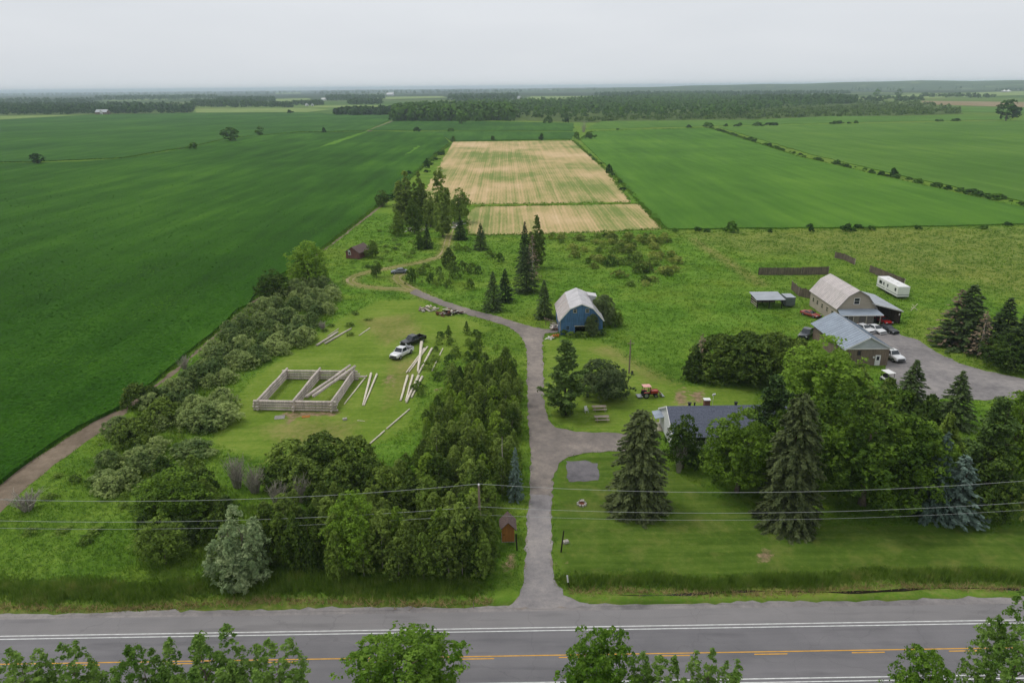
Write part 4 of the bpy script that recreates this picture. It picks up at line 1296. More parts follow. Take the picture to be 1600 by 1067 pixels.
def roof_metal(name, c, rust=0.0, rough=.5):
    m = Mat(name, rough, .4)
    p = m.pos('obj')
    t = m.noise(m.pos('obj', (.4, 1, 1)), .9, 5, .65)
    col = m.ramp(t, [(.35, tuple(int(v * .88) for v in c)), (.65, c)])
    if rust:
        f = m.math('MULTIPLY', m.noise(m.pos('obj', (.8, 3.5, .8)), 1.0, 6, .7), 1.0)
        f = m.math('MULTIPLY', m.math('SUBTRACT', f, .62 - rust * .12, True), 5.0, True)
        col = m.mix(m.math('MULTIPLY', f, rust), col, (158, 116, 96))
    m.color(col)
    MATS[name] = m.m
    return m.m


B_BLUE = board_material('faded_blue_boards', (76, 110, 146), True, var=.2, peel=(104, 130, 156))
B_BEIGE = board_material('beige_siding', (166, 156, 140), False, var=.07)
B_GREY = board_material('weathered_boards', (120, 106, 92), True, var=.22)
B_RED = board_material('old_red_boards', (112, 76, 70), True, peel=(140, 120, 110))
B_ORANGE = board_material('stained_cedar_boards', (160, 108, 54), True, var=.12)
B_WHITE = board_material('white_siding', (206, 206, 206), False, var=.05)
B_FENCE = board_material('grey_fence_boards', (104, 92, 82), True, var=.25)
B_LOG = board_material('peeled_log_wood', (190, 178, 168), True, var=.2)
B_LOGP = board_material('pale_peeled_log', (212, 202, 184), True, var=.16)
B_TABLE = board_material('grey_table_planks', (160, 146, 132), False, var=.18)
R_WHITE = roof_metal('pale_metal_roof', (212, 208, 208), 0.0)
R_RUSTY = roof_metal('rust_streaked_roof', (206, 198, 194), .9)
R_PINK = roof_metal('pinkish_pale_roof', (204, 194, 190), .25)
R_STEEL = roof_metal('blue_grey_steel_roof', (152, 162, 174), 0.0)
R_STEELD = roof_metal('grey_steel_roof', (168, 172, 178), 0.0)
M_SHINGLE = plain('blue_grey_shingles', (98, 102, 116), .9, .15, .2, 5)
M_BROWNSH = plain('brown_shingles', (106, 90, 86), .9, .15, .22, 5)
M_TRIM = plain('white_trim', (222, 220, 216), .6, .3, .06)
M_FRAME = plain('weathered_frame', (176, 168, 150), .8, .2, .15)
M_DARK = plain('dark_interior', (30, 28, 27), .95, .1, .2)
M_CONC = plain('grey_concrete', (142, 138, 132), .9, .15, .12)
M_BRICK = plain('chimney_brick', (118, 82, 68), .9, .15, .2, 8)
M_GLASS = Mat('window_glass', .08, .6).color((34, 40, 46)).m
M_CARGLASS = Mat('car_glass', .06, .6).color((44, 50, 54)).m
M_RUBBER = plain('tyre_rubber', (30, 30, 31), .9, .2, .1)
M_RIM = plain('alloy_rim', (150, 152, 154), .35, .5, .1, 3, .6)
M_BLACKP = plain('black_plastic', (34, 34, 36), .6, .3, .1)
M_POST = plain('dark_post_wood', (46, 40, 36), .9, .15, .2)
M_POLE = board_material('utility_pole_wood', (136, 122, 106), True, var=.18)
M_WIRE = plain('aluminium_wire', (176, 178, 176), .5, .4, .05)
M_STONE = plain('pale_stone', (170, 164, 154), .9, .15, .2, 4)
M_ORANGEP = plain('orange_metal', (190, 112, 52), .6, .3, .2)
M_RUST = plain('rusty_metal', (112, 66, 48), .9, .15, .3, 4)
M_CHROME = Mat('headlamp_lens', .15, .6).color((214, 218, 220)).m
M_TAIL = Mat('red_lamp_lens', .2, .5).color((130, 18, 16)).m
M_CAMPER = plain('white_camper_skin', (226, 224, 220), .45, .4, .04)
M_STRIPE = plain('grey_camper_stripe', (112, 116, 122), .5, .4, .05)


def paint(name, c, rough=.3):
    m = Mat(name, rough, .5)
    m.b.inputs['Coat Weight'].default_value = .4
    f = m.noise(m.pos('obj'), 1.5, 4)
    m.color(m.ramp(f, [(.3, tuple(int(v * .92) for v in c)), (.7, c)]))
    return m.m


C_WHITE, C_BLACK, C_RED, C_DULLRED, C_GREYD = paint('white_car_paint', (226, 226, 226)), paint('black_car_paint', (22, 23, 25)), paint('bright_red_paint', (186, 30, 28)), paint('faded_red_paint', (150, 62, 50), .5), paint('charcoal_paint', (58, 62, 68))
C_TRACTOR = paint('tractor_red_paint', (172, 46, 36), .45)


# ------------------------------------------------------------------ buildings
def roof_slopes(parent, prof, y0, y1, mats, th=.07, over=.35, rib=.76):
    """One roof part per slope; prof is a list of (x, z) from left eave to right eave."""
    outs = []
    for i in range(len(prof) - 1):
        (xa, za), (xb, zb) = prof[i], prof[i + 1]
        mb = MB()
        mb.slab([(xa, y0 - over, za), (xb, y0 - over, zb), (xb, y1 + over, zb), (xa, y1 + over, za)], th)
        d = Vector((xb - xa, 0, zb - za)).normalized()
        n = Vector((-d.z, 0, d.x))
        if n.z < 0:
            n = -n
        y = y0 - over + .1
        while y < y1 + over - .08:
            a, b = Vector((xa, y, za)) + d * .03, Vector((xb, y, zb)) - d * .03
            mb.add([a, b, b + Vector((0, .05, 0)), a + Vector((0, .05, 0)), a + n * .045, b + n * .045, b + n * .045 + Vector((0, .05, 0)), a + n * .045 + Vector((0, .05, 0))],
                   [(4, 5, 6, 7), (0, 1, 5, 4), (2, 3, 7, 6), (0, 4, 7, 3), (1, 2, 6, 5)])
            y += rib
        outs.append(mb.build('roof_panel', mats[i % len(mats)], parent))
    return outs


def window(parent, x, z, w, h, y, facing='y', frame=M_FRAME, out=-1, bars=True, name='window'):
    """Recessed pane in a proud frame, on a wall facing -y (facing 'y') or -x/+x (facing 'x')."""
    t = .09
    fr, gl = MB(), MB()
    def bx(m, a0, a1, z0, z1, d0, d1):
        lo, hi = sorted((y + out * d0, y + out * d1))
        if facing == 'y':
            m.box(a0, a1, lo, hi, z0, z1)
        else:
            m.box(lo, hi, a0, a1, z0, z1)
    bx(fr, x - w / 2 - t, x - w / 2, z - t, z + h + t, -.05, .06)
    bx(fr, x + w / 2, x + w / 2 + t, z - t, z + h + t, -.05, .06)
    bx(fr, x - w / 2, x + w / 2, z - t, z, -.05, .07)
    bx(fr, x - w / 2, x + w / 2, z + h, z + h + t, -.05, .06)
    if bars:
        bx(fr, x - w / 2, x + w / 2, z + h / 2 - .03, z + h / 2 + .03, -.03, .04)
    f = fr.build(name, frame, parent)
    bx(gl, x - w / 2, x + w / 2, z, z + h, -.03, .015)
    gl.build('pane', M_GLASS, f)
    return f


YAW = math.radians(0.6)
# blue barn -----------------------------------------------------------
bq = P(874.6, 523.7)
barn = empty('blue_barn', (bq[0], bq[1], 0), YAW, 'faded blue gambrel barn with pale rust-streaked metal roof', 'barn')
W_, L_, E_, PK = 9.1, 12.2, 3.5, 6.9
g = [(0, E_), (2.05, E_ + 2.35), (W_ / 2, PK), (W_ - 2.05, E_ + 2.35), (W_, E_)]
dx0, dx1, dh = 3.2, 5.9, 1.95
mb = MB()
mb.prism([(0, 0), (dx0, 0), (dx0, E_), (0, E_)], 'y', 0, .16)
mb.prism([(dx1, 0), (W_, 0), (W_, E_), (dx1, E_)], 'y', 0, .16)
mb.prism([(dx0, dh), (dx1, dh), (dx1, E_), (dx0, E_)], 'y', 0, .16)
mb.prism(g, 'y', .001, .161)
mb.build('front_wall', B_BLUE, barn)
mb = MB()
mb.prism([(0, 0), (W_, 0)] + g[::-1], 'y', L_ - .16, L_)
mb.box(0, .16, .165, L_ - .165, 0, E_)
mb.box(W_ - .16, W_, .165, L_ - .165, 0, E_)
mb.build('wall', B_BLUE, barn)
for k in range(int(W_ / .3)):                                 # batten seams on the front
    x = .15 + k * .3
    top = np.interp(x, [p[0] for p in g], [p[1] for p in g]) - .12
    lo = dh + .2 if dx0 - .1 < x < dx1 + .1 else .02
    MB().box(x - .018, x + .018, -.022, -.002, lo, top).build('batten', B_BLUE, barn)
MB().box(.3, W_ - .3, .3, L_ - .3, .02, .06).build('floor', M_DARK, barn)
roof = [(-.32, E_ - .32)] + [(x, z + .1) for x, z in g[1:4]] + [(W_ + .32, E_ - .32)]
roof_slopes(barn, roof, 0, L_, [R_RUSTY, R_WHITE, R_WHITE, R_WHITE])
mb = MB()
for (xa, za), (xb, zb) in zip(roof, roof[1:]):
    mb.slab([(xa, -.42, za + .02), (xb, -.42, zb + .02), (xb, -.36, zb + .02), (xa, -.36, za + .02)], .2)
mb.build('bargeboard', M_TRIM, barn)
mb = MB()
mb.box(dx0 - .15, dx1 + .15, -.14, -.03, dh, dh + .16)
mb.build('door_track', M_FRAME, barn)
window(barn, 3.15, 5.0, .62, .66, 0, frame=M_FRAME)
window(barn, 5.75, 5.02, .62, .66, 0, frame=M_FRAME)
window(barn, 1.7, 1.25, .6, .75, 0, frame=plain('faded_blue_frame', (92, 120, 150)))
MB().box(-.03, .12, -.05, -.022, 0, E_ - .3).build('corner_board', M_FRAME, barn)
for y in (3, 7):
    window(barn, y, 1.3, .8, .8, 0, 'x', M_FRAME)
dm = MB()                                                      # hay dormer on the right slope
dm.box(W_ - 1.9, W_ - .55, 8.2, 10.6, 4.7, 6.15)
d_ = dm.build('dormer', B_WHITE, barn)
MB().slab([(W_ - 2.3, 8.0, 6.5), (W_ - .3, 8.0, 6.15), (W_ - .3, 10.8, 6.15), (W_ - 2.3, 10.8, 6.5)], .08).build('dormer_roof', R_WHITE, d_)

# beige workshop barn -------------------------------------------------
shop = empty('beige_barn', (71.4, 150.2, 0), YAW * 0, 'beige gambrel barn with pinkish roof and open lean-to', 'barn')
W_, L_, E_, PK = 8.3, 14.6, 3.85, 7.6
g = [(0, E_), (2.0, E_ + 2.55), (W_ / 2, PK), (W_ - 2.0, E_ + 2.55), (W_, E_)]
mb = MB()
mb.prism([(0, 0), (W_, 0)] + g[::-1], 'y', 0, .16)
mb.prism([(0, 0), (W_, 0)] + g[::-1], 'y', L_ - .16, L_)
mb.box(0, .16, .165, L_ - .165, 0, E_)
mb.box(W_ - .16, W_, .165, L_ - .165, 0, E_)
mb.build('wall', B_BEIGE, shop)
MB().box(-.03, W_ + .03, -.035, -.005, 0, 1.9).build('block_base', M_CONC, shop)
roof = [(-.35, E_ - .35)] + [(x, z + .1) for x, z in g[1:4]] + [(W_ + .35, E_ - .35)]
roof_slopes(shop, roof, 0, L_, [R_PINK, R_PINK, R_WHITE, R_WHITE])
mb = MB()
for (xa, za), (xb, zb) in zip(roof, roof[1:]):
    mb.slab([(xa, -.42, za + .02), (xb, -.42, zb + .02), (xb, -.36, zb + .02), (xa, -.36, za + .02)], .16)
mb.build('bargeboard', M_CONC, shop)
window(shop, W_ / 2 - .15, 4.6, 1.1, 1.3, 0, frame=M_TRIM)
for y in (2.2, 4.9, 7.6, 10.3, 12.6):
    window(shop, y, 1.5, .75, .95, 0, 'x', M_FRAME)
pr = MB().slab([(-.25, -2.3, 2.75), (W_ + .9, -2.3, 2.75), (W_ + .2, -.06, 3.5), (0, -.06, 3.5)], .1).build('porch_roof', R_STEEL, shop)
mb = MB()
mb.box(-.26, W_ + .9, -2.36, -2.3, 2.58, 2.75)
mb.build('fascia', M_TRIM, pr)
for x in (.1, 2.8, 5.6, 8.6):
    MB().box(x - .07, x + .07, -2.22, -2.08, 0, 2.62).build('porch_post', M_FRAME, shop)
dr = MB().box(4.1, 5.1, -.08, -.04, 0, 2.05).build('door', M_FRAME, shop)
MB().cbox((4.98, -.1, 1.0), (.06, .06, .06)).build('handle', M_RIM, dr)
window(shop, 2.2, 1.0, .9, .9, -.03, frame=M_TRIM)
# lean-to on its right side
lr = MB().slab([(W_ - .9, -.35, 4.85), (14.4, -.35, 3.0), (14.4, 13.0, 3.0), (W_ - .9, 13.0, 4.85)], .1).build('lean_to_roof', R_STEELD, shop)
MB().slab([(W_ - .9, -.42, 4.87), (14.42, -.42, 3.02), (14.42, -.36, 3.02), (W_ - .9, -.36, 4.87)], .24).build('fascia', M_TRIM, lr)
lw = MB()
lw.box(14.0, 14.12, 0, 12.8, 0, 2.95)
lw.box(W_ + .02, 14.0, 12.68, 12.8, 0, 2.95)
lw.build('lean_to_wall', B_GREY, shop)
for x in (8.9, 11.6, 14.05):
    MB().box(x - .09, x + .09, -.1, .08, 0, 3.0 + (14.4 - x) * .2).build('lean_to_post', M_POST, shop)
MB().box(W_ + .1, 13.9, .2, 12.5, .04, .07).build('lean_to_floor', M_DARK, shop)
MB().cbox((13.7, -.2, 2.2), (.22, .2, .3)).build('yard_lamp', M_TRIM, shop)

# grey-roofed workshop ------------------------------------------------
ws = empty('grey_workshop', (62.3, 125.4, 0), 0, 'wooden workshop with wide blue-grey steel gable roof', 'workshop')
W_, L_, E_, PK = 8.4, 15.2, 3.45, 5.7
mb = MB()
mb.box(.2, W_ - .2, 0, .15, 0, E_)
mb.box(.2, W_ - .2, L_ - .15, L_, 0, E_)
mb.box(.2, .35, .155, L_ - .155, 0, E_)
mb.box(W_ - .35, W_ - .2, .155, L_ - .155, 0, E_)
mb.build('wall', B_GREY, ws)
for k in range(20):
    x = .35 + k * .41
    MB().box(x - .02, x + .02, -.025, -.003, .02, E_ - .05).build('batten', B_GREY, ws)
mb = MB()
mb.prism([(-.1, E_ + .02), (W_ + .1, E_ + .02), (W_ / 2, PK - .06)], 'y', -.06, .12)
mb.prism([(-.1, E_ + .02), (W_ + .1, E_ + .02), (W_ / 2, PK - .06)], 'y', L_ - .12, L_ + .05)
mb.build('gable', roof_metal('pale_grey_cladding', (186, 190, 194)), ws)
roof = [(-.45, E_ - .14), (W_ / 2, PK + .08), (W_ + .45, E_ - .14)]
roof_slopes(ws, roof, -.05, L_, [R_STEEL, R_STEEL], rib=.9)
mb = MB()
for (xa, za), (xb, zb) in zip(roof, roof[1:]):
    mb.slab([(xa, -.46, za + .02), (xb, -.46, zb + .02), (xb, -.41, zb + .02), (xa, -.41, za + .02)], .16)
mb.box(-.45, W_ + .45, -.12, -.065, E_ - .16, E_ + .05)
mb.build('bargeboard', M_TRIM, ws)
MB().slab([(W_ / 2 - .16, -.42, PK + .06), (W_ / 2, -.42, PK + .14), (W_ / 2, L_ + .36, PK + .14), (W_ / 2 - .16, L_ + .36, PK + .06)], .03).build('ridge_cap', R_STEELD, ws)
dr = MB().box(5.75, 6.75, -.08, -.03, .05, 2.1).build('door', M_TRIM, ws)
MB().box(6.0, 6.5, -.1, -.085, 1.1, 1.85).build('pane', M_GLASS, dr)
MB().cbox((6.64, -.12, 1.0), (.06, .06, .06)).build('handle', M_RIM, dr)
MB().cbox((5.4, -.12, 1.7), (.25, .2, .3)).build('wall_lamp', M_TRIM, ws)
window(ws, 2.6, 2.2, .5, .7, 0, frame=M_POST)

# house ---------------------------------------------------------------
hr = P(1045, 634, 5.0)
hx, hy = hr[0] - .3, hr[1] - 4.7
house = empty('house', (hx, hy, 0), YAW, 'white bungalow with blue-grey shingle roof and brick chimney', 'house')
HW, HL = 9.2, 17.5
mb = MB()
mb.box(.16, HL, 0, HW, 0, 2.5)
mb.prism([(-.02, 2.5), (HW + .02, 2.5), (HW / 2, 4.85)], 'x', .16, HL)
mb.build('wall', B_WHITE, house)
rf = MB().slab([(0, -.5, 2.35), (HL + .4, -.5, 2.35), (HL + .4, HW / 2, 5.0), (0, HW / 2, 5.0)], .16).build('roof_panel', M_SHINGLE, house)
MB().slab([(0, HW + .5, 2.35), (HL + .4, HW + .5, 2.35), (HL + .4, HW / 2, 5.0), (0, HW / 2, 5.0)], .16).build('roof_panel', M_SHINGLE, house)
n_ = 22
for i in range(n_):                                            # shingle courses
    t = i / n_
    y, z = -.5 + (HW / 2 + .5) * t, 2.35 + 2.65 * t
    MB().slab([(0, y, z + .035), (HL + .4, y, z + .035), (HL + .4, y + (HW / 2 + .5) / n_, z + 2.65 / n_ + .012), (0, y + (HW / 2 + .5) / n_, z + 2.65 / n_ + .012)], .02).build('shingle_course', M_SHINGLE, rf)
mb = MB()
mb.slab([(-.09, -.52, 2.36), (-.005, -.52, 2.36), (-.005, HW / 2, 5.03), (-.09, HW / 2, 5.03)], .24)
mb.slab([(-.09, HW + .52, 2.36), (-.005, HW + .52, 2.36), (-.005, HW / 2, 5.03), (-.09, HW / 2, 5.03)], .24)
mb.build('bargeboard', M_TRIM, house)
cx = P(1105, 632, 5.0)[0] - hx
ch = MB().box(cx - .42, cx + .42, HW / 2 + .14, HW / 2 + .86, 4.3, 5.75).build('chimney', M_BRICK, house)
MB().box(cx - .5, cx + .5, HW / 2 + .06, HW / 2 + .94, 5.75, 5.86).build('chimney_cap', M_TRIM, ch)
for px in (1077, 1085, 1150):
    vx = P(px, 631, 5.0)[0] - hx
    mb = MB()
    r = .2 if px != 1085 else .11
    mb.tube([(vx, HW / 2 + .35, 4.7), (vx, HW / 2 + .35, 5.25)], r, 8)
    mb.tube([(vx, HW / 2 + .35, 5.25), (vx, HW / 2 + .35, 5.35)], r * 1.5, 8)
    mb.build('roof_vent', M_BLACKP, house)
mb = MB()
mb.tube([(cx + .9, HW / 2 + .5, 4.8), (cx + .9, HW / 2 + .5, 6.6)], .025, 5)
mb.cbox((cx + .95, HW / 2 + .4, 6.6), (.5, .12, .34), .3, .5)
mb.build('antenna_dish', M_TRIM, house)
window(house, 3.0, 1.0, 1.2, 1.1, .16, 'x', M_TRIM)
window(house, 4.0, .9, 1.6, 1.2, 0, frame=M_TRIM)
window(house, 9.0, .9, 1.6, 1.2, 0, frame=M_TRIM)
dr = MB().box(6.3, 7.3, -.06, -.005, .1, 2.15).build('door', plain('dark_green_door', (50, 66, 56)), house)
MB().cbox((7.15, -.1, 1.1), (.06, .06, .06)).build('handle', M_RIM, dr)
po = MB().slab([(-1.2, 6.3, 2.15), (.12, 6.3, 2.4), (.12, 9.0, 2.4), (-1.2, 9.0, 2.15)], .1).build('porch_roof', R_STEEL, house)
for y in (6.45, 8.8):
    MB().box(-1.1, -.98, y - .06, y + .06, 0, 2.15).build('porch_post', M_FRAME, house)
MB().box(-1.2, .14, 6.2, 9.1, 0, .18).build('porch_floor', M_FRAME, house)

# old red shed --------------------------------------------------------
q = P(541, 404)
shed = empty('red_shed', (q[0], q[1], 0), math.radians(-18), 'small old red shed with sagging brown roof', 'shed')
mb = MB()
mb.prism([(0, 0), (4.6, 0), (4.6, 2.2), (2.3, 3.6), (0, 2.2)], 'y', 0, .12)
mb.prism([(0, 0), (4.6, 0), (4.6, 2.2), (2.3, 3.6), (0, 2.2)], 'y', 6.9, 7.02)
mb.box(0, .12, .125, 6.895, 0, 2.2)
mb.box(4.48, 4.6, .125, 6.895, 0, 2.2)
mb.build('wall', B_RED, shed)
roof_slopes(shed, [(-.35, 1.98), (2.3, 3.72), (4.95, 1.98)], 0, 7, [M_BROWNSH], rib=50)
window(shed, 1.3, 1.3, .7, .8, 0, frame=M_TRIM)
MB().box(2.6, 3.7, -.06, -.01, 0, 1.9).build('door', B_RED, shed)
MB().cbox((1.2, -.08, 2.5), (.9, .05, .5), 0, 0, .3).build('patch_board', B_WHITE, shed)

# wooden kiosk by the drive ------------------------------------------
q = P(784.5, 847)
kio = empty('wooden_kiosk', (q[0], q[1], 0), math.radians(2), 'narrow orange-brown wooden hut with steep brown roof by the driveway', 'hut')
mb = MB()
mb.box(0, 1.45, 0, 1.7, .06, 2.0)
mb.prism([(0, 2.0), (1.45, 2.0), (.725, 2.75)], 'y', .0, 1.7)
mb.build('wall', B_ORANGE, kio)
mb = MB()
mb.box(-.05, 1.5, -.05, 1.75, 0, .06)
mb.build('base', M_CONC, kio)
for a, b in (((-.28, 1.82), (.725, 2.9)), ((.725, 2.9), (1.73, 1.82))):
    MB().slab([(a[0], -.4, a[1]), (b[0], -.4, b[1]), (b[0], 2.0, b[1]), (a[0], 2.0, a[1])], .06).build('roof_panel', M_BROWNSH, kio)
for k in range(6):
    MB().box(.06 + k * .225, .27 + k * .225, -.02, -.002, .1, 1.95).build('plank', B_ORANGE, kio)
dr = MB().box(.15, .33, -.05, -.025, 1.0, 1.1).build('latch', M_POST, kio)

# open pole shelter ---------------------------------------------------
q = P(1184, 482)
ps = empty('pole_shelter', (58.0, 162.3, 0), YAW, 'open pole shelter with flat grey metal roof left of the beige barn', 'shelter')
for x in (.1, 2.9, 5.9):
    for y in (.1, 4.6):
        MB().box(x - .08, x + .08, y - .08, y + .08, 0, 2.2 + (.35 if y > 1 else 0)).build('post', M_POST, ps)
MB().slab([(-.4, -.5, 2.25), (6.5, -.5, 2.25), (6.5, 5.2, 2.72), (-.4, 5.2, 2.72)], .09).build('roof_panel', R_STEELD, ps)
MB().box(-.4, 6.5, -.56, -.5, 2.06, 2.26).build('fascia', M_POST, ps)
for y in (.4, .9, 1.5):
    MB().box(.0, .04, .3, 4.5, y, y + .18).build('rail', M_FRAME, ps)
MB().box(.2, 5.8, 4.7, 4.76, .1, 1.9).build('back_wall', B_GREY, ps)
bx_ = empty('box_trailer', (65.0, 162.9, 0), YAW, 'grey box trailer parked beside the open pole shelter', 'trailer')
MB().box(0, 2.2, 0, 3.4, .45, 2.5).build('body', plain('grey_green_panel', (96, 104, 102)), bx_, bevel=.05)
MB().box(-.02, 2.22, -.02, 3.42, 2.5, 2.56).build('roof_panel', R_STEELD, bx_)
for x in (.2, 2.0):
    MB().tube([(x - .1, 1.7, .34), (x + .1, 1.7, .34)], .34, 12).build('wheel', M_RUBBER, bx_)
mb = MB()
mb.tube([(.4, 0, .5), (1.1, -1.1, .45), (1.8, 0, .5)], .05, 6)
mb.build('drawbar', M_POST, bx_)
for k in range(4):
    MB().box(.1 + k * .52, .56 + k * .52, -.02, -.002, .5, 2.45).build('panel', plain('grey_green_panel', (96, 104, 102)), bx_)

# white camper trailer ------------------------------------------------
cp = empty('camper_trailer', (94.5, 169.0, 0), math.radians(0), 'long white camper trailer right of the beige barn', 'camper')
MB().box(0, 2.9, 0, 10.6, .6, 3.2).build('body', M_CAMPER, cp, bevel=.12)
MB().box(-.012, 2.912, -.012, 10.61, 1.05, 1.2).build('stripe', M_STRIPE, cp)
for y, w in ((1.2, .5), (5.0, .3), (7.0, .3), (8.6, 1.2)):
    window(cp, y, 1.9, w, .6, 0, 'x', M_STRIPE, bars=False)
dr = MB().box(-.03, -.01, 5.6, 6.3, .8, 2.7).build('door', M_CAMPER, cp)
MB().cbox((-.06, 6.2, 1.7), (.05, .12, .05)).build('handle', M_BLACKP, dr)
for y in (3.2, 6.0, 8.0):
    MB().cbox((1.45, y, 3.27), (.5, .5, .16)).build('roof_hatch', M_CAMPER, cp, bevel=.03)
for x in (.25, 2.65):
    for y in (4.6, 5.5):
        w = MB().tube([(x - .12, y, .36), (x + .12, y, .36)], .36, 12).build('wheel', M_RUBBER, cp)
MB().box(.3, 2.6, .1, 10.4, .42, .62).build('chassis', M_BLACKP, cp)

# ------------------------------------------------------------------ fences
def fence(a, b, h, label, panels):
    A, B = P(*a), P(*b)
    d = B - A
    L = np.linalg.norm(d)
    f = empty('board_fence', tuple(A), math.atan2(d[1], d[0]), label, 'fence')
    rg = random.Random(int(a[0]))
    step = L / panels
    for i in range(panels + 1):
        MB().box(i * step - .06, i * step + .06, .03, .15, 0, h * rg.uniform(.95, 1.08)).build('post', M_POST if rg.random() < .7 else M_FRAME, f)
    for i in range(panels):
        mb = MB()
        x = i * step
        while x < (i + 1) * step - .1:
            mb.cbox((x + .075, 0, h * .48), (.14, .025, h * rg.uniform(.9, 1.05)), 0, 0, rg.uniform(-.015, .015))
            x += .155
        mb.build('board_panel', B_FENCE, f)
        for z in (.4, h - .4):
            MB().box(i * step, (i + 1) * step, .015, .03, z, z + .09).build('rail', M_POST, f)
    return f


fence((1185, 430), (1252, 430), 2.2, 'left half of the long grey board fence behind the beige barn', 5)
fence((1253, 430), (1294, 429), 2.3, 'right half of the long grey board fence behind the beige barn', 3)
fence((1304, 403), (1318, 406), 1.9, 'short far left piece of grey fence up the meadow', 2)
fence((1318, 406), (1335, 414), 1.9, 'short angled far piece of grey fence up the meadow', 2)
fence((1358, 425), (1412, 447), 2.0, 'grey board fence running behind the white camper', 6)
fence((1236, 452), (1248, 463), 2.3, 'short angled grey fence left of the beige barn', 2)
fence((1248, 463), (1266, 467), 2.3, 'grey board fence joining the corner of the beige barn', 2)
xs = P(1428, 485)
xt = empty('wooden_trestle', tuple(xs), .3, 'pale wooden crossed trestle on the grass right of the beige barn', 'trestle')
for s in (-1, 1):
    MB().cbox((0, s * .1, .75), (.1, .08, 2.3), 0, 0, s * .85).build('beam', B_LOGP, xt)
MB().cbox((0, .4, .5), (.1, .9, .1)).build('beam', B_LOGP, xt)

# ------------------------------------------------------------------ vehicles
def loft(mb, secs):
    """secs: list of (y, [(x, z), ...]) with equal counts."""
    n = len(secs[0][1])
    vs = [(x, y, z) for y, pts in secs for x, z in pts]
    fs = []
    for i in range(len(secs) - 1):
        for k in range(n):
            fs.append((i * n + k, i * n + (k + 1) % n, (i + 1) * n + (k + 1) % n, (i + 1) * n + k))
    fs.append(tuple(range(n)))
    fs.append(tuple(range((len(secs) - 1) * n, len(secs) * n))[::-1])
    mb.add(vs, fs)


def sec(w, z0, z1, tuck=.1):
    return [(-w + .08, z0), (-w, z0 + .15), (-w, z1 - .18), (-w + tuck, z1), (w - tuck, z1), (w, z1 - .18), (w, z0 + .15), (w - .08, z0)]


def wheel(parent, x, y, r, w=.24):
    t = MB().tube([(x - w / 2, y, r), (x + w / 2, y, r)], r, 16).build('wheel', M_RUBBER, parent)
    s = 1 if x > 0 else -1
    MB().tube([(x + s * (w / 2 - .02), y, r), (x + s * (w / 2 + .015), y, r)], r * .62, 12).build('rim', M_RIM, t)
    return t


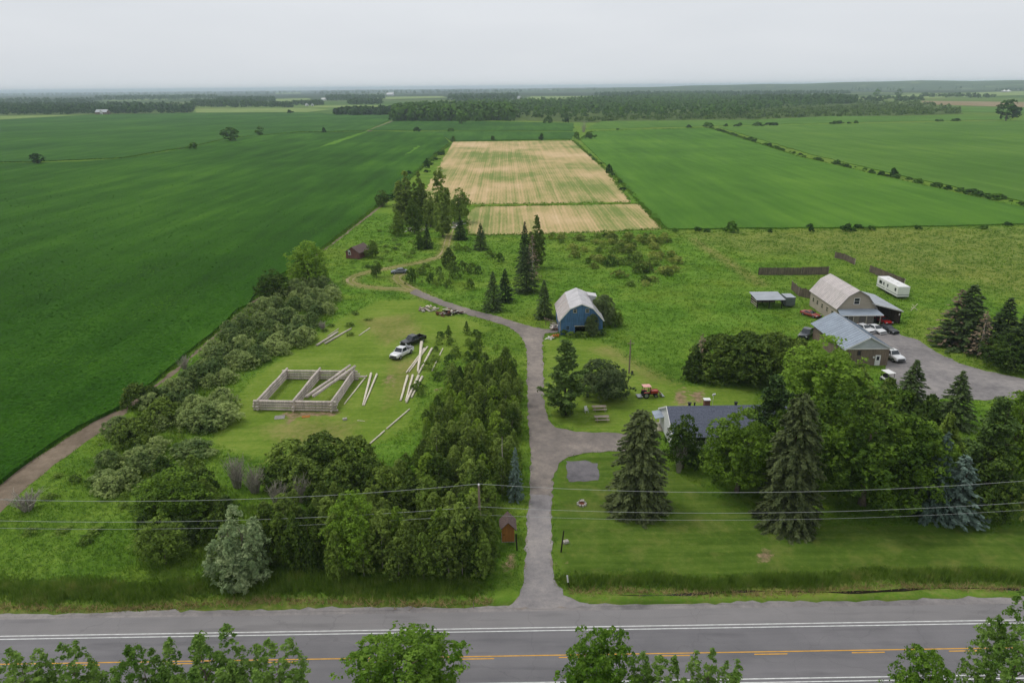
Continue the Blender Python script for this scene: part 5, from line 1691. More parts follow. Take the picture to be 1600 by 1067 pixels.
def car(x, y, yaw, paintm, label, kind='sedan', name='parked_car', cat='car', cover=None, glass=True):
    c = empty(name, (x, y, 0), yaw, label, cat)
    if kind == 'sedan':
        L, w, zc, roofz = 4.7, .9, .92, 1.44
        prof = [(-2.35, .62, .82), (-2.2, .45, .95), (-1.5, .3, .98), (.9, .28, .96), (1.6, .3, .9), (2.2, .38, .78), (2.35, .48, .66)]
        cab = (-1.75, -1.0, .25, 1.1)
    elif kind == 'coupe':
        L, w, zc, roofz = 4.5, .92, .88, 1.26
        prof = [(-2.25, .6, .9), (-2.1, .42, .96), (-1.4, .3, .92), (.7, .26, .86), (1.5, .28, .8), (2.1, .34, .66), (2.28, .42, .56)]
        cab = (-1.6, -.85, -.05, .85)
    else:
        L, w, zc, roofz = 5.8, 1.0, 1.2, 1.94
        prof = [(-.78, .45, 1.24), (1.2, .45, 1.26), (2.0, .48, 1.24), (2.72, .5, 1.2), (2.88, .55, 1.08)]
        cab = (-.74, -.62, .72, 1.32)
    mb = MB()
    loft(mb, [(yy, sec(w * (.93 if abs(yy) > L / 2 - .2 else 1), z0, z1)) for yy, z0, z1 in prof])
    mb.build('body', paintm, c, True, .02)
    yb0, yr0, yr1, yb1 = cab
    wb, wr = w - .07, w - .24
    vs = [(-wb, yb0, zc - .03), (wb, yb0, zc - .03), (wb, yb1, zc - .03), (-wb, yb1, zc - .03), (-wr, yr0, roofz), (wr, yr0, roofz), (wr, yr1, roofz), (-wr, yr1, roofz)]
    MB().add(vs, [(0, 1, 2, 3), (4, 7, 6, 5), (0, 4, 5, 1), (1, 5, 6, 2), (2, 6, 7, 3), (3, 7, 4, 0)]).build('cabin', paintm, c, False, .05)
    V = [Vector(v) for v in vs]

    def pane(nm, a, b, c2, d, ins=.12):
        q = [V[a], V[b], V[c2], V[d]]
        ce = sum(q, Vector()) / 4
        nrm = (q[1] - q[0]).cross(q[2] - q[0]).normalized()
        if nrm.dot(ce - Vector((0, (yr0 + yr1) / 2, roofz - .4))) < 0:
            nrm = -nrm
        q = [ce + (p - ce) * (1 - ins) + nrm * .012 for p in q]
        MB().add(q + [p - nrm * .03 for p in q], [(0, 1, 2, 3), (7, 6, 5, 4), (0, 4, 5, 1), (1, 5, 6, 2), (2, 6, 7, 3), (3, 7, 4, 0)]).build(nm, M_CARGLASS, c)
    pane('rear_window', 0, 1, 5, 4)
    pane('windshield', 3, 2, 6, 7, .08)
    pane('side_window', 1, 2, 6, 5, .16)
    pane('side_window', 0, 3, 7, 4, .16)
    yf, ybk = L / 2, -L / 2
    if kind == 'pickup':
        mb = MB()
        mb.box(-w, -w + .1, -2.9, -.78, .5, 1.24)
        mb.box(w - .1, w, -2.9, -.78, .5, 1.24)
        mb.box(-w + .1, w - .1, -2.9, -2.82, .5, 1.22)
        mb.box(-w + .1, w - .1, -.86, -.78, .5, 1.24)
        mb.build('bed', paintm, c)
        MB().box(-w + .1, w - .1, -2.82, -.86, .55, .72).build('bed_floor', M_BLACKP, c)
        for s in (-1, 1):
            MB().box(s * w - .14 * (s > 0) - .0, s * w + .14 * (s < 0), -2.9, -.78, 1.242, 1.27).build('bed_rail', M_BLACKP, c)
        rw, wy = .42, 1.85
        MB().box(-.72, .72, yf - .04, yf + .03, .62, .9).build('grille', M_BLACKP, c)
        zl = .88
    else:
        rw, wy = .33, 1.38
        MB().box(-.55, .55, yf - .06, yf + .005, .42, .6).build('grille', M_BLACKP, c)
        zl = .64
    MB().cbox((0, yf - .04, .42 if kind == 'pickup' else .3), (2 * w - .1, .22, .2)).build('bumper', M_BLACKP if paintm is not C_WHITE or kind == 'pickup' else paintm, c, bevel=.03)
    MB().cbox((0, ybk + .04, .5 if kind == 'pickup' else .45), (2 * w - .1, .2, .22)).build('bumper', M_RIM if kind == 'pickup' else paintm, c, bevel=.03)
    for s in (-1, 1):
        MB().cbox((s * (w - .2), yf - (.06 if kind == 'pickup' else .1), zl), (.32, .16, .15)).build('headlight', M_CHROME, c, bevel=.02)
        MB().cbox((s * (w - .14), ybk + .03, .85), (.16, .1, .26)).build('taillight', M_TAIL, c)
        MB().cbox((s * (w + .09), yb1 - .35, zc + .1), (.2, .1, .14)).build('mirror', M_BLACKP if paintm is not C_WHITE else paintm, c, bevel=.02)
        wheel(c, s * (w - .1), wy, rw)
        wheel(c, s * (w - .1), -wy, rw)
    return c


def heading(a, b):
    A, B = P(*a), P(*b)
    return math.atan2(-(B[0] - A[0]), B[1] - A[1])


# car front points along +y; yaw pi faces the camera
q = P(646, 537)
car(q[0], q[1], math.radians(180 - 38), C_BLACK, 'black pickup truck parked on the grass behind the white one', 'pickup', 'pickup_truck', 'truck')
q = P(628, 556)
car(q[0], q[1], math.radians(180 - 26), C_WHITE, 'white pickup truck parked on the grass by the loose logs', 'pickup', 'pickup_truck', 'truck')
q = P(1391, 561)
car(q[0] + .2, q[1] + .3, math.radians(180 + 10), C_WHITE, 'white pickup truck beside the workshop gable', 'pickup', 'pickup_truck', 'truck')
q = P(1349, 517)
car(q[0], q[1], math.radians(180 + 22), C_WHITE, 'white sedan half hidden behind the grey workshop roof', 'sedan')
q = P(1367, 518)
car(q[0], q[1], math.radians(180 + 18), C_WHITE, 'white sedan between the half hidden one and the black one', 'sedan')
q = P(1386, 518)
car(q[0], q[1], math.radians(180 + 20), C_BLACK, 'black sedan at the right end of the parked row', 'sedan')
q = P(1379, 504)
car(q[0], q[1], math.radians(180 + 12), C_RED, 'bright red sports car in front of the open lean-to', 'coupe')
q = P(1363, 498)
car(q[0] - .2, q[1] + 1.2, math.radians(180 + 60), C_RED, 'red car half under the lean-to behind the sports car', 'coupe')
q = P(1271, 495)
car(q[0] - .5, q[1] + .5, math.radians(180 + 32), C_DULLRED, 'faded red old car against the beige barn wall', 'coupe')
q = P(1257, 527)
car(q[0] + .6, q[1] + .4, math.radians(180 - 40), C_GREYD, 'charcoal pickup truck half hidden behind the grey workshop', 'pickup', 'pickup_truck', 'truck')
q = P(624, 427)
car(q[0], q[1], math.radians(100), paint('dull_grey_paint', (110, 116, 122), .6), 'wrecked grey car among bushes inside the dirt track loop', 'sedan', 'wrecked_car')
# small cart with a white roof by the workshop
q = P(1391, 600)
bt = empty('roofed_cart', (q[0], q[1] + 1.0, 0), math.radians(192), 'small white-roofed cart beside the workshop door', 'cart')
MB().box(-.6, .6, -1.2, 1.2, .4, .75).build('body', M_CAMPER, bt, bevel=.08)
MB().box(-.55, .55, .5, 1.3, .75, 1.0).build('hood', M_CAMPER, bt, bevel=.1)
MB().box(-.5, .5, -.7, -.1, .75, .95).box(-.5, .5, -.82, -.7, .75, 1.35).build('seat', M_BLACKP, bt, bevel=.03)
MB().box(-.75, .75, -1.15, .85, 1.86, 1.94).build('canopy', M_CAMPER, bt, bevel=.03)
for s in (-1, 1):
    for y in (-1.0, .7):
        MB().box(s * .58 - .03, s * .58 + .03, y - .03, y + .03, .7, 1.87).build('canopy_post', M_BLACKP, bt)
        wheel(bt, s * .6, y, .26, .2)

# tractor -------------------------------------------------------------
q = P(1012, 620)
tr = empty('tractor', (q[0], q[1], 0), math.radians(-82), 'small red tractor with pink-white canopy and front loader', 'tractor')
tr.scale = (.88, .88, .88)
mb = MB()
mb.box(-.3, .3, -.9, .4, .55, .95)
mb.box(-.22, .22, .4, 1.9, .5, .75)
mb.build('chassis', M_BLACKP, tr)
MB().box(-.36, .36, .45, 1.95, .75, 1.32).build('hood', C_TRACTOR, tr, bevel=.08)
MB().box(-.3, .3, 1.96, 2.0, .8, 1.25).build('grille', M_BLACKP, tr)
for s in (-1, 1):
    wheel(tr, s * .68, -.55, .62, .36)
    wheel(tr, s * .58, 1.45, .36, .24)
    MB().box(s * .68 - .2, s * .68 + .2, -1.0, .1, 1.2, 1.27).build('fender', C_TRACTOR, tr, bevel=.02)
    for y in (-1.0, .25):
        MB().box(s * .58 - .035, s * .58 + .035, y - .035, y + .035, .9, 2.35).build('canopy_post', M_BLACKP, tr)
    mb = MB()
    mb.tube([(s * .5, .5, 1.35), (s * .52, 1.9, 1.35), (s * .5, 2.6, .55)], .07, 6)
    mb.build('loader_arm', C_TRACTOR, tr)
    mb = MB()
    mb.tube([(s * .46, .5, .7), (s * .46, .55, 1.75)], .06, 6)
    mb.build('loader_upright', C_TRACTOR, tr)
MB().slab([(-.75, -1.15, 2.42), (.75, -1.15, 2.42), (.75, .45, 2.38), (-.75, .45, 2.38)], .08).build('canopy', plain('faded_pink_canopy', (224, 168, 158)), tr)
mb = MB()
mb.prism([(2.45, .15), (3.1, .12), (3.15, .2), (2.6, .3), (2.55, .75), (2.42, .75)], 'x', -.8, .8)
mb.build('loader_bucket', M_RIM, tr)
MB().box(-.28, .28, -.75, -.3, .95, 1.1).box(-.28, .28, -.8, -.72, 1.1, 1.5).build('seat', M_BLACKP, tr)
mb = MB()
mb.tube([(0, .35, 1.2), (0, .1, 1.5)], .03, 5)
mb.tube([(.2 * math.cos(a), .1 + .1 * math.sin(a), 1.5 + .17 * math.sin(a)) for a in np.linspace(0, 6.283, 13)], .022, 5)
mb.build('steering_wheel', M_BLACKP, tr)
mb = MB()
mb.box(-.75, .75, -2.2, -1.2, .25, .42)
mb.tube([(-.3, -.9, .6), (-.6, -1.3, .35)], .05, 5)
mb.tube([(.3, -.9, .6), (.6, -1.3, .35)], .05, 5)
mb.build('rear_mower', M_RIM, tr)

# ------------------------------------------------------------------ log frame and loose logs
def log(mb, a, b, r0, r1=None, rg=random.Random(2)):
    a, b = Vector(a), Vector(b)
    r1 = r0 if r1 is None else r1
    n = 6
    pts, rad = [], []
    for i in range(n + 1):
        t = i / n
        w = 0 if i in (0, n) else r0 * .18
        pts.append(a.lerp(b, t) + Vector((rg.uniform(-w, w), rg.uniform(-w, w), rg.uniform(-w, w) * .6)))
        rad.append((r0 + (r1 - r0) * t) * rg.uniform(.93, 1.07))
    mb.tube(pts, rad, 9)


LW, LL = 12.4, 13.4
q = P(404, 641)
lf = empty('log_frame', (q[0] + .1, q[1], 0), math.radians(-3.2), 'open frame of stacked grey logs for an unfinished cabin', 'log frame')
rl = random.Random(9)
r = .212
for k in range(4):
    z = .22 + k * .475
    for y in (0, LL):
        mb = MB()
        log(mb, (-.9 + rl.uniform(-.2, .2), y, z), (LW + .9 + rl.uniform(-.25, .25) + (1.2 if y and k == 1 else 0), y, z), r * rl.uniform(.9, 1.1), None, rl)
        mb.build('log', B_LOG, lf, True)
    for x in (0, LW * .485, LW):
        if k == 3 and x == 0:
            pass
        mb = MB()
        log(mb, (x, -.75 + rl.uniform(-.2, .2), z + .22), (x, LL + .75 + rl.uniform(-.2, .2), z + .2), r * rl.uniform(.9, 1.1), None, rl)
        mb.build('log', B_LOG, lf, True)
LOGS = []


def loose(a, b, r0, r1, label, za=None, zb=None, mat=B_LOGP):
    A, B = P(*a, za or 0), P(*b, zb or 0)
    A[2] = r0 + (za or 0)
    B[2] = r1 + (zb or 0)
    c = (A + B) / 2
    mb = MB()
    rgl = random.Random(int(a[0] * 7 + b[1]))
    log(mb, A - [*c[:2], 0], B - [*c[:2], 0], r0, r1, rgl)
    for k in range(5):                                          # knots and stubs
        t = rgl.random()
        m = (A - [*c[:2], 0]) * (1 - t) + (B - [*c[:2], 0]) * t
        mb.tube([m, m + np.array([rgl.uniform(-.1, .1), rgl.uniform(-.1, .1), r0 * 1.15])], [.05, .03], 5)
    o = mb.build('loose_log', mat, None, True)
    o.location = (c[0], c[1], 0)
    tag(o, label, 'log')


loose((479, 622), (547, 573), .27, .24, 'left one of two long logs laid slanting across the log frame', 2.08, 2.08, B_LOG)
loose((490, 621), (555, 574), .29, .23, 'right one of two long logs laid slanting across the log frame', 2.08, 2.08, B_LOG)
loose((538, 632), (573, 588), .1, .13, 'thin pole on the grass close to the right wall of the log frame')
loose((567, 634), (580, 585), .14, .22, 'left thick log of the trio right of the log frame')
loose((569, 634), (589, 586), .12, .2, 'right thick log of the trio right of the log frame')
loose((626, 627), (637, 589), .16, .24, 'leftmost log of the lower fan of pale logs near the bushes')
loose((634, 627), (645, 588), .14, .22, 'second log of the lower fan of pale logs near the bushes')
loose((635, 630), (654, 589), .18, .26, 'third and thickest log of the lower fan of pale logs')
loose((643, 622), (660, 590), .14, .22, 'rightmost log of the lower fan of pale logs near the bushes')
loose((635, 583), (663, 546), .14, .2, 'lower left pale log of the upper pile beside the white truck')
loose((639, 582), (668, 543), .13, .18, 'second pale log of the upper pile beside the white truck')
loose((653, 582), (659, 537), .2, .34, 'thick pale log lying across the upper log pile', 0, .3)
loose((654, 585), (675, 546), .16, .22, 'right pale log of the upper pile beside the white truck')
loose((675, 580), (692, 545), .1, .1, 'lone thin pole right of the upper log pile')
loose((576, 696), (601, 674), .12, .12, 'lower half of the long pale pole by the thicket')
loose((604, 671), (640, 640), .12, .12, 'upper half of the long pale pole by the thicket')
loose((495, 541), (528, 520), .22, .2, 'thick grey log beside the hedgerow', mat=B_LOG)
loose((508, 538), (549, 514), .22, .14, 'long log right of the thick grey log beside the hedgerow', mat=B_LOG)
loose((512, 526), (529, 514), .1, .08, 'thin pole behind the grey logs beside the hedgerow', mat=B_LOG)
loose((561, 525), (578, 513), .1, .1, 'short thin pole in the weeds right of the hedgerow logs')
for px, py, lb in [(539, 656, 'pale stone on the grass below the log frame'), (884, 848, 'white stone beside the dark gate post'), (745, 571, 'pale stone in the rough grass above the thicket')]:
    q = P(px, py)
    mb = MB()
    mb.cbox((0, 0, .16), (.7, .5, .36), .4)
    o = mb.build('stone', M_STONE, None, False, .1)
    o.location = tuple(q)
    tag(o, lb, 'stone')
q = P(564, 657)
bb = MB()
log(bb, (-.6, 0, .05), (.7, -.3, .05), .05, .04)
o = bb.build('pale_stick', B_LOGP)
o.location = tuple(q)
tag(o, 'short pale stick on the grass right of the stone', 'stick')
q = P(444, 647)
pd_ = MB().cbox((0, 0, .03), (1.6, 1.4, .06), .2).build('concrete_slab', M_CONC, None, bevel=.01)
pd_.location = tuple(P(437, 652))
tag(pd_, 'grey slab on the ground in front of the log frame', 'slab')
pd_ = MB().cbox((0, 0, .04), (1.3, .8, .06), .2).build('wood_sheet', B_ORANGE, None, bevel=.01)
pd_.location = tuple(P(478, 651))
tag(pd_, 'orange-brown board lying in front of the log frame', 'board')

# ------------------------------------------------------------------ scrap heaps
def heap(px, py, w, d, n, label, mats, seed, name='scrap_pile', brush=False):
    q = P(px, py)
    e = empty(name, tuple(q), 0, label, 'scrap pile')
    rg = random.Random(seed)
    for i in range(n):
        L = rg.uniform(.6, 2.4)
        x, y = rg.gauss(0, w / 3.2), rg.gauss(0, d / 3.2)
        z = max(.06, 1.15 * math.exp(-(x / w * 2) ** 2 - (y / d * 2) ** 2) * rg.random())
        s = (L, rg.uniform(.12, .45), rg.uniform(.05, .22))
        MB().cbox((x, y, z + s[2] / 2), s, rg.uniform(0, 3.14), rg.uniform(-.3, .3), rg.uniform(-.25, .25)).build('scrap_piece', rg.choice(mats), e)
    return e


M_WSCRAP = plain('white_scrap', (220, 214, 206), .7, .3, .15)
M_BSCRAP = plain('brown_scrap', (92, 60, 50), .9, .2, .25)
heap(699, 491, 4.2, 2.2, 46, 'heap of brown and white scrap by the driveway bend', [M_BSCRAP, M_BSCRAP, M_RUST, M_WSCRAP, B_LOGP, M_DARK], 3)
heap(672, 485, 4.6, 2.2, 30, 'heap of grey boards left of the brown scrap heap', [B_LOG, B_GREY, B_LOGP, M_STONE], 4)
heap(712, 352, 4.0, 12, 40, 'white and grey junk strewn at the end of the dirt track', [M_WSCRAP, M_STONE, B_GREY, M_RIM], 5)
heap(645, 360, 8.0, 5, 26, 'grey junk under the left poplars', [M_WSCRAP, M_STONE, B_GREY, B_LOG], 8)
heap(866, 513, 1.6, 3.0, 20, 'pile of boards and junk against the left wall of the blue barn', [B_GREY, B_LOG, M_BSCRAP, M_WSCRAP], 6)
q = P(868, 527)
lm = empty('orange_implement', tuple(q), .3, 'orange implement lying on the grass before the blue barn', 'implement')
for x in (-.5, .0, .5):
    MB().tube([(x - .08, 0, .36), (x + .08, 0, .36)], .36, 10).build('disc', M_ORANGEP, lm)
mb = MB()
mb.tube([(-.9, 0, .5), (.9, 0, .5)], .07, 6)
mb.tube([(-.9, 0, .5), (-1.6, -.5, .2)], .06, 6)
mb.build('frame', M_ORANGEP, lm)
heap(859, 530, .9, .5, 6, 'few white scraps left of the orange implement', [M_WSCRAP], 7)
# ladder-like rack leaning at the barn
q = P(868, 508)
rk = empty('wooden_rack', (q[0] - 1.0, q[1] - .6, 0), 0, 'grey slatted rack leaning out from the left barn wall', 'rack')
for y in (0, 1.0):
    MB().cbox((0, y, 1.1), (3.2, .1, .1), 0, 0, .35).build('side_rail', B_GREY, rk)
for k in range(6):
    x = -1.4 + k * .56
    MB().cbox((x, .5, 1.1 - x * .36), (.12, 1.1, .06)).build('slat', B_GREY, rk)
for s in (-1, 1):
    MB().box(s * 1.2 - .05, s * 1.2 + .05, .45, .55, 0, 1.1 - s * 1.2 * .36).build('leg', B_GREY, rk)

# ------------------------------------------------------------------ garden furniture and small things
def picnic(px, py, yaw, label, z=0):
    q = P(px, py)
    t = empty('picnic_table', (q[0], q[1], 0), yaw, label, 'picnic table', 'picnic tables on the lawn')
    for k in range(5):
        MB().box(-1.15, 1.15, -.39 + k * .16, -.25 + k * .16, .72, .76).build('table_plank', B_TABLE, t)
    for s in (-1, 1):
        for k in range(2):
            y = s * .66 + (k - .5) * .15
            MB().box(-1.15, 1.15, y - .065, y + .065, .42, .46).build('bench_plank', B_TABLE, t)
    for x in (-.8, .8):
        MB().box(x - .045, x + .045, -.75, .75, .36, .42).build('bench_bearer', B_TABLE, t)
        for s in (-1, 1):
            MB().cbox((x + .07, s * .48, .36), (.06, .1, .85), 0, s * .5).build('leg', B_TABLE, t)
    return t


picnic(936, 641, math.radians(3), 'weathered picnic table farther from the road on the lawn')
picnic(940, 657, math.radians(2), 'paler picnic table nearer the road on the lawn')
q = P(916, 644)
wc = empty('lawn_chair', tuple(q), math.radians(200), 'white plastic lawn chair beside the picnic tables', 'chair')
MB().box(-.26, .26, -.24, .24, .4, .44).build('seat', M_TRIM, wc, bevel=.01)
MB().cbox((0, -.27, .72), (.5, .04, .6), 0, .2).build('backrest', M_TRIM, wc, bevel=.01)
for x in (-.24, .24):
    for y in (-.22, .22):
        MB().box(x - .025, x + .025, y - .025, y + .025, 0, .4).build('leg', M_TRIM, wc)
    MB().box(x - .03, x + .03, -.26, .24, .6, .64).build('armrest', M_TRIM, wc)
# fire pit
q = P(909, 788)
fp = empty('fire_pit', tuple(q), 0, 'small fire pit with a pale bowl on the front lawn', 'fire pit')
for k in range(9):
    a = k * .698
    MB().cbox((math.cos(a) * .5, math.sin(a) * .5, .12), (.3, .22, .24), a, 0, 0).build('stone', M_STONE, fp, bevel=.04)
MB().tube([(0, 0, .02), (0, 0, .2)], [.4, .42], 14).build('bowl', M_RUST, fp)
MB().cbox((.05, .3, .42), (.6, .3, .05), .1, .4).build('grate', M_STONE, fp)
MB().tube([(-.6, -.2, 0), (-.1, .2, .75)], .03, 5).build('rod', M_POST, fp)
# gate posts, leaning marker, stake
for px, py, tp, lean, lb in [(808, 860, 834, -.05, 'dark post left of the driveway beside the wooden hut'), (876.5, 862, 829, .1, 'dark leaning post right of the driveway')]:
    q = P(px, py)
    h = height_at(q[0], q[1], tp)
    o = MB().tube([(0, 0, -.1), (lean * h, 0, h)], [.09, .07], 8).build('gate_post', M_POST)
    o.location = tuple(q)
    tag(o, lb, 'post')
q = P(888, 919)
mk = empty('road_marker', tuple(q), 0, 'leaning white and dark marker post at the driveway mouth', 'post')
h = height_at(q[0], q[1], 898)
MB().cbox((-.1, 0, h * .72), (.16, .05, h * .52), 0, 0, -.1).build('white_panel', M_TRIM, mk)
MB().cbox((.0, .04, h * .5), (.08, .05, h), 0, 0, -.12).build('post', M_POST, mk)
q = P(740, 950)
o = MB().tube([(0, 0, -.1), (.02, 0, .85)], .035, 6).build('wooden_stake', M_POLE)
o.location = tuple(q)
tag(o, 'short pale stake on the gravel shoulder', 'stake')
# ------------------------------------------------------------------ poles and wires
WZ = 9.9
pq = P(748, 756, WZ)


def utility_pole(x, y, h, label, wires=True):
    e = empty('utility_pole', (x, y, 0), 0, label, 'pole', 'roadside utility poles' if wires else None)
    MB().tube([(0, 0, -.2), (0, 0, h * .5), (0, 0, h)], [.17, .145, .11], 10).build('pole_shaft', M_POLE, e)
    if wires:
        mb = MB()
        mb.tube([(0, 0, h), (0, 0, h + .1)], [.05, .05], 8)
        mb.tube([(0, 0, h + .1), (0, 0, h + .16)], [.12, .1], 10)
        mb.tube([(0, 0, h + .18), (0, 0, h + .24)], [.11, .06], 10)
        mb.build('insulator', M_TRIM, e)
        for z in (h - 2.5, h - 3.5):
            MB().cbox((0, -.17, z), (.1, .12, .16)).build('wire_bracket', M_RIM, e)
    return e


SP = 66.0
poles = []
for k in (-1, 0, 1):
    q = pq + RU * SP * k
    poles.append(q)
utility_pole(pq[0], pq[1], WZ - .2, 'grey utility pole rising from the thicket beside the driveway')
for dz, lb, rr in ((0, 'topmost power line wire strung along the road', .017), (-2.7, 'middle power line wire strung along the road', .016), (-3.7, 'lowest thin cable strung along the road', .012)):
    mb = MB()
    pts = []
    sag = (1.55, 1.3, 1.2)[(0, -2.7, -3.7).index(dz)]
    for k in (0, 1):
        a, b = poles[k], poles[k + 1]
        for j in range(24 + k):
            t = j / 24
            pt = a + (b - a) * t
            off = 0 if dz == 0 else -.2
            pts.append((pt[0], pt[1] + off, WZ + .02 + dz - sag * 4 * t * (1 - t)))
    mb.tube(pts, rr, 5)
    tag(mb.build('power_line', M_WIRE), lb, 'wire')
q = P(983, 583)
e = utility_pole(q[0], q[1], height_at(q[0], q[1], 531), 'lone wooden pole in the meadow right of the apple tree', False)
MB().cbox((0, -.2, height_at(q[0], q[1], 536)), (1.3, .1, .1)).build('crossarm', M_POLE, e)
o = MB().tube([(-.16, 0, .34), (.16, 0, .34)], .34, 14).build('old_tyre', M_RUBBER)
o.location = (q[0] + .45, q[1] - .6, 0)
tag(o, 'dark old tyre at the foot of the lone meadow pole', 'tyre')
q = P(786, 735)
o = MB().tube([(0, 0, 0), (.1, 0, 2.5), (-.05, 0, 6.5), (0, 0, 8.2)], [.09, .08, .06, .02], 6).build('bare_pole_tree', BARKP)
o.location = tuple(P(786, 770))
tag(o, 'thin pale bare trunk in the thicket beside the young blue spruce', 'dead tree')
# ------------------------------------------------------------------ far farms
def farmhouse(px, py, w, d, h, roofm, wallm, label, yaw=0.2, rh=.45):
    q = P(px, py)
    e = empty('far_farm_building', tuple(q), yaw, label, 'building')
    MB().box(-w / 2, w / 2, 0, d, 0, h).prism([(-w / 2 + .02, h), (w / 2 - .02, h), (0, h + w * rh * .92)], 'y', .02, d - .02).build('wall', wallm, e)
    for s in (-1, 1):
        MB().slab([(s * (w / 2 + .4), -.4, h - .15), (0, -.4, h + w * rh), (0, d + .4, h + w * rh), (s * (w / 2 + .4), d + .4, h - .15)], .15).build('roof_panel', roofm, e)
    MB().box(-.9, .9, -.06, -.01, 0, min(2.6, h - .3)).build('door', M_POST, e)


for px, py, w, d, h, rm, wm, lb, yw in [
        (509, 157.5, 12, 20, 6, R_WHITE, B_WHITE, 'white barn far left of the central wood', 1.2),
        (480, 166, 9, 12, 4, R_WHITE, B_WHITE, 'small white farmhouse left in the far pale pasture', .4),
        (488, 166, 8, 11, 4, R_STEELD, B_WHITE, 'small white farmhouse right in the far pale pasture', .2),
        (615, 149.5, 22, 50, 9, R_WHITE, B_WHITE, 'long white far barn above the small grove', 1.3),
        (862, 143.5, 22, 34, 9, R_WHITE, B_WHITE, 'left white far barn over the central wood', 1.2),
        (881, 143.5, 20, 34, 9, R_WHITE, B_WHITE, 'right white far barn over the central wood', 1.1),
        (988, 147.5, 16, 26, 8, R_WHITE, B_WHITE, 'lone white far barn over the wood right of centre', .5),
        (813, 154.5, 12, 16, 6, R_STEELD, B_WHITE, 'grey far barn at the left of the pale gap field', .6),
        (170, 179, 12, 30, 5, R_STEELD, B_GREY, 'low grey farm building before the left wood', 1.35),
        (158, 179.4, 4, 4, 8, R_WHITE, B_WHITE, 'white silo-like shed before the left wood', .1),
        (1589, 137.5, 16, 20, 7, R_WHITE, B_WHITE, 'white building behind the tent on the far right', .8)]:
    farmhouse(px, py, w, d, h, rm, wm, lb, yw)
# white marquee
q = P(1572, 144.5)
mq = empty('white_marquee', tuple(q), .3, 'white peaked marquee tent on the far right plain', 'tent')
mb = MB()
for cx_ in (-14, 14):
    n = 16
    ring = [(cx_ + 20 * math.cos(6.283 * i / n), 14 * math.sin(6.283 * i / n), 4.5) for i in range(n)]
    mid = [(cx_ + 7 * math.cos(6.283 * i / n), 5 * math.sin(6.283 * i / n), 8.0) for i in range(n)]
    vs = ring + mid + [(cx_, 0, 14)]
    fs = [(i, (i + 1) % n, n + (i + 1) % n, n + i) for i in range(n)] + [(n + i, n + (i + 1) % n, 2 * n) for i in range(n)]
    mb.add(vs, fs)
mb.build('canopy', M_TRIM, mq)
for cx_ in (-30, -14, 14, 30):
    MB().tube([(cx_, 0, 0), (cx_, 0, 6)], .3, 6).build('pole', M_TRIM, mq)
MB().box(-32, 32, 10, 10.2, 0, 4.5).build('side_wall', M_TRIM, mq)
for px, tpx, lb in ((187, 127, 'left thin radio mast on the horizon'), (355.5, 123, 'right thin radio mast on the horizon')):
    q = P(px, 146)
    h = 46 if px < 200 else 50
    e = empty('radio_mast', (q[0], q[1], 0), 0, lb, 'mast')
    MB().tube([(0, 0, 0), (0, 0, h * 1.3)], [1.2, .7], 6).build('mast_shaft', M_RIM, e)
    MB().cbox((0, 0, h), (4, 4, 1.2)).build('platform', M_RIM, e)

# ------------------------------------------------------------------ far woods: masses nobody could count
def wood(name, polys, label, mat, seed):
    rg = np.random.default_rng(seed)
    V, Fs, base = [], [], 0
    for poly, n, h0, h1, nq in polys:
        pts = scatter(PP(poly), n, rg)
        for q in pts:
            h = rg.uniform(h0, h1)
            w = h * (rg.uniform(.65, 1.0) if h0 > 9 else rg.uniform(1.1, 1.9))
            s = max(1.1, w * .3)
            t = rg.random(nq)
            ph = rg.random(nq) * 6.283
            rad = w / 2 * np.sqrt(np.clip(1 - t ** 2, 0.04, 1)) ** .8 * (.6 + .4 * rg.random(nq))
            c = np.stack([q[0] + rad * np.cos(ph), q[1] + rad * np.sin(ph), h * (.02 + .94 * t)], 1)
            nr = np.stack([np.cos(ph), np.sin(ph), (t - .35) * 2], 1) + rg.normal(0, .4, (nq, 3))
            v, f = leaf_quads(c, s * rg.uniform(.7, 1.4, nq), nr, rg, 1.25)
            V.append(v)
            Fs.append(f + base)
            base += len(v)
    me = np_mesh(name, np.concatenate(V), np.concatenate(Fs), [mat])
    return tag(link(name, me), label, 'woodland', kind='stuff')


wood('central_wood', [([(616, 189.5), (700, 190), (800, 189), (800, 178), (640, 176), (616, 182)], 520, 17, 24, 40),
                      ([(800, 186), (900, 184), (1000, 184), (1180, 183), (1200, 172), (1330, 162), (1330, 156), (1150, 154), (960, 158), (800, 166)], 1300, 11, 17, 24),
                      ([(616, 182), (800, 178), (960, 160), (1150, 154), (1060, 150), (880, 160), (700, 166), (620, 172)], 800, 14, 20, 22)],
     'dark wood across the middle distance', L_FAR, 1)
wood('scrub_wood', [([(930, 188.5), (1180, 187), (1300, 183), (1500, 178), (1490, 170), (1320, 166), (1200, 172), (1000, 184), (940, 185)], 900, 3, 6.5, 18),
                    ([(1330, 166), (1500, 174), (1480, 168), (1440, 160), (1340, 160)], 90, 4, 8, 24),
                    ([(885, 192), (960, 190), (960, 186), (880, 187)], 40, 3, 6, 24)], 'low olive scrub along the front of the wood', L_FARSCRUB, 2)
wood('right_wood', [([(1160, 163), (1335, 163.5), (1338, 158), (1300, 155), (1165, 156)], 420, 15, 21, 30)], 'dark block of wood right of centre', L_FAR, 3)
wood('left_wood', [([(-60, 181), (0, 180.5), (140, 178.5), (300, 177), (303, 170), (200, 167), (0, 168), (-60, 169)], 800, 13, 19, 26),
                   ([(-60, 164), (140, 163), (150, 158), (-60, 158)], 240, 15, 22, 20)], 'dark wood along the far left', L_FAR, 4)
wood('small_grove', [([(526, 180.5), (600, 180.5), (616, 178), (616, 174), (540, 175), (524, 177)], 180, 9, 13, 26)], 'small grove left of the central wood', L_FAR, 5)
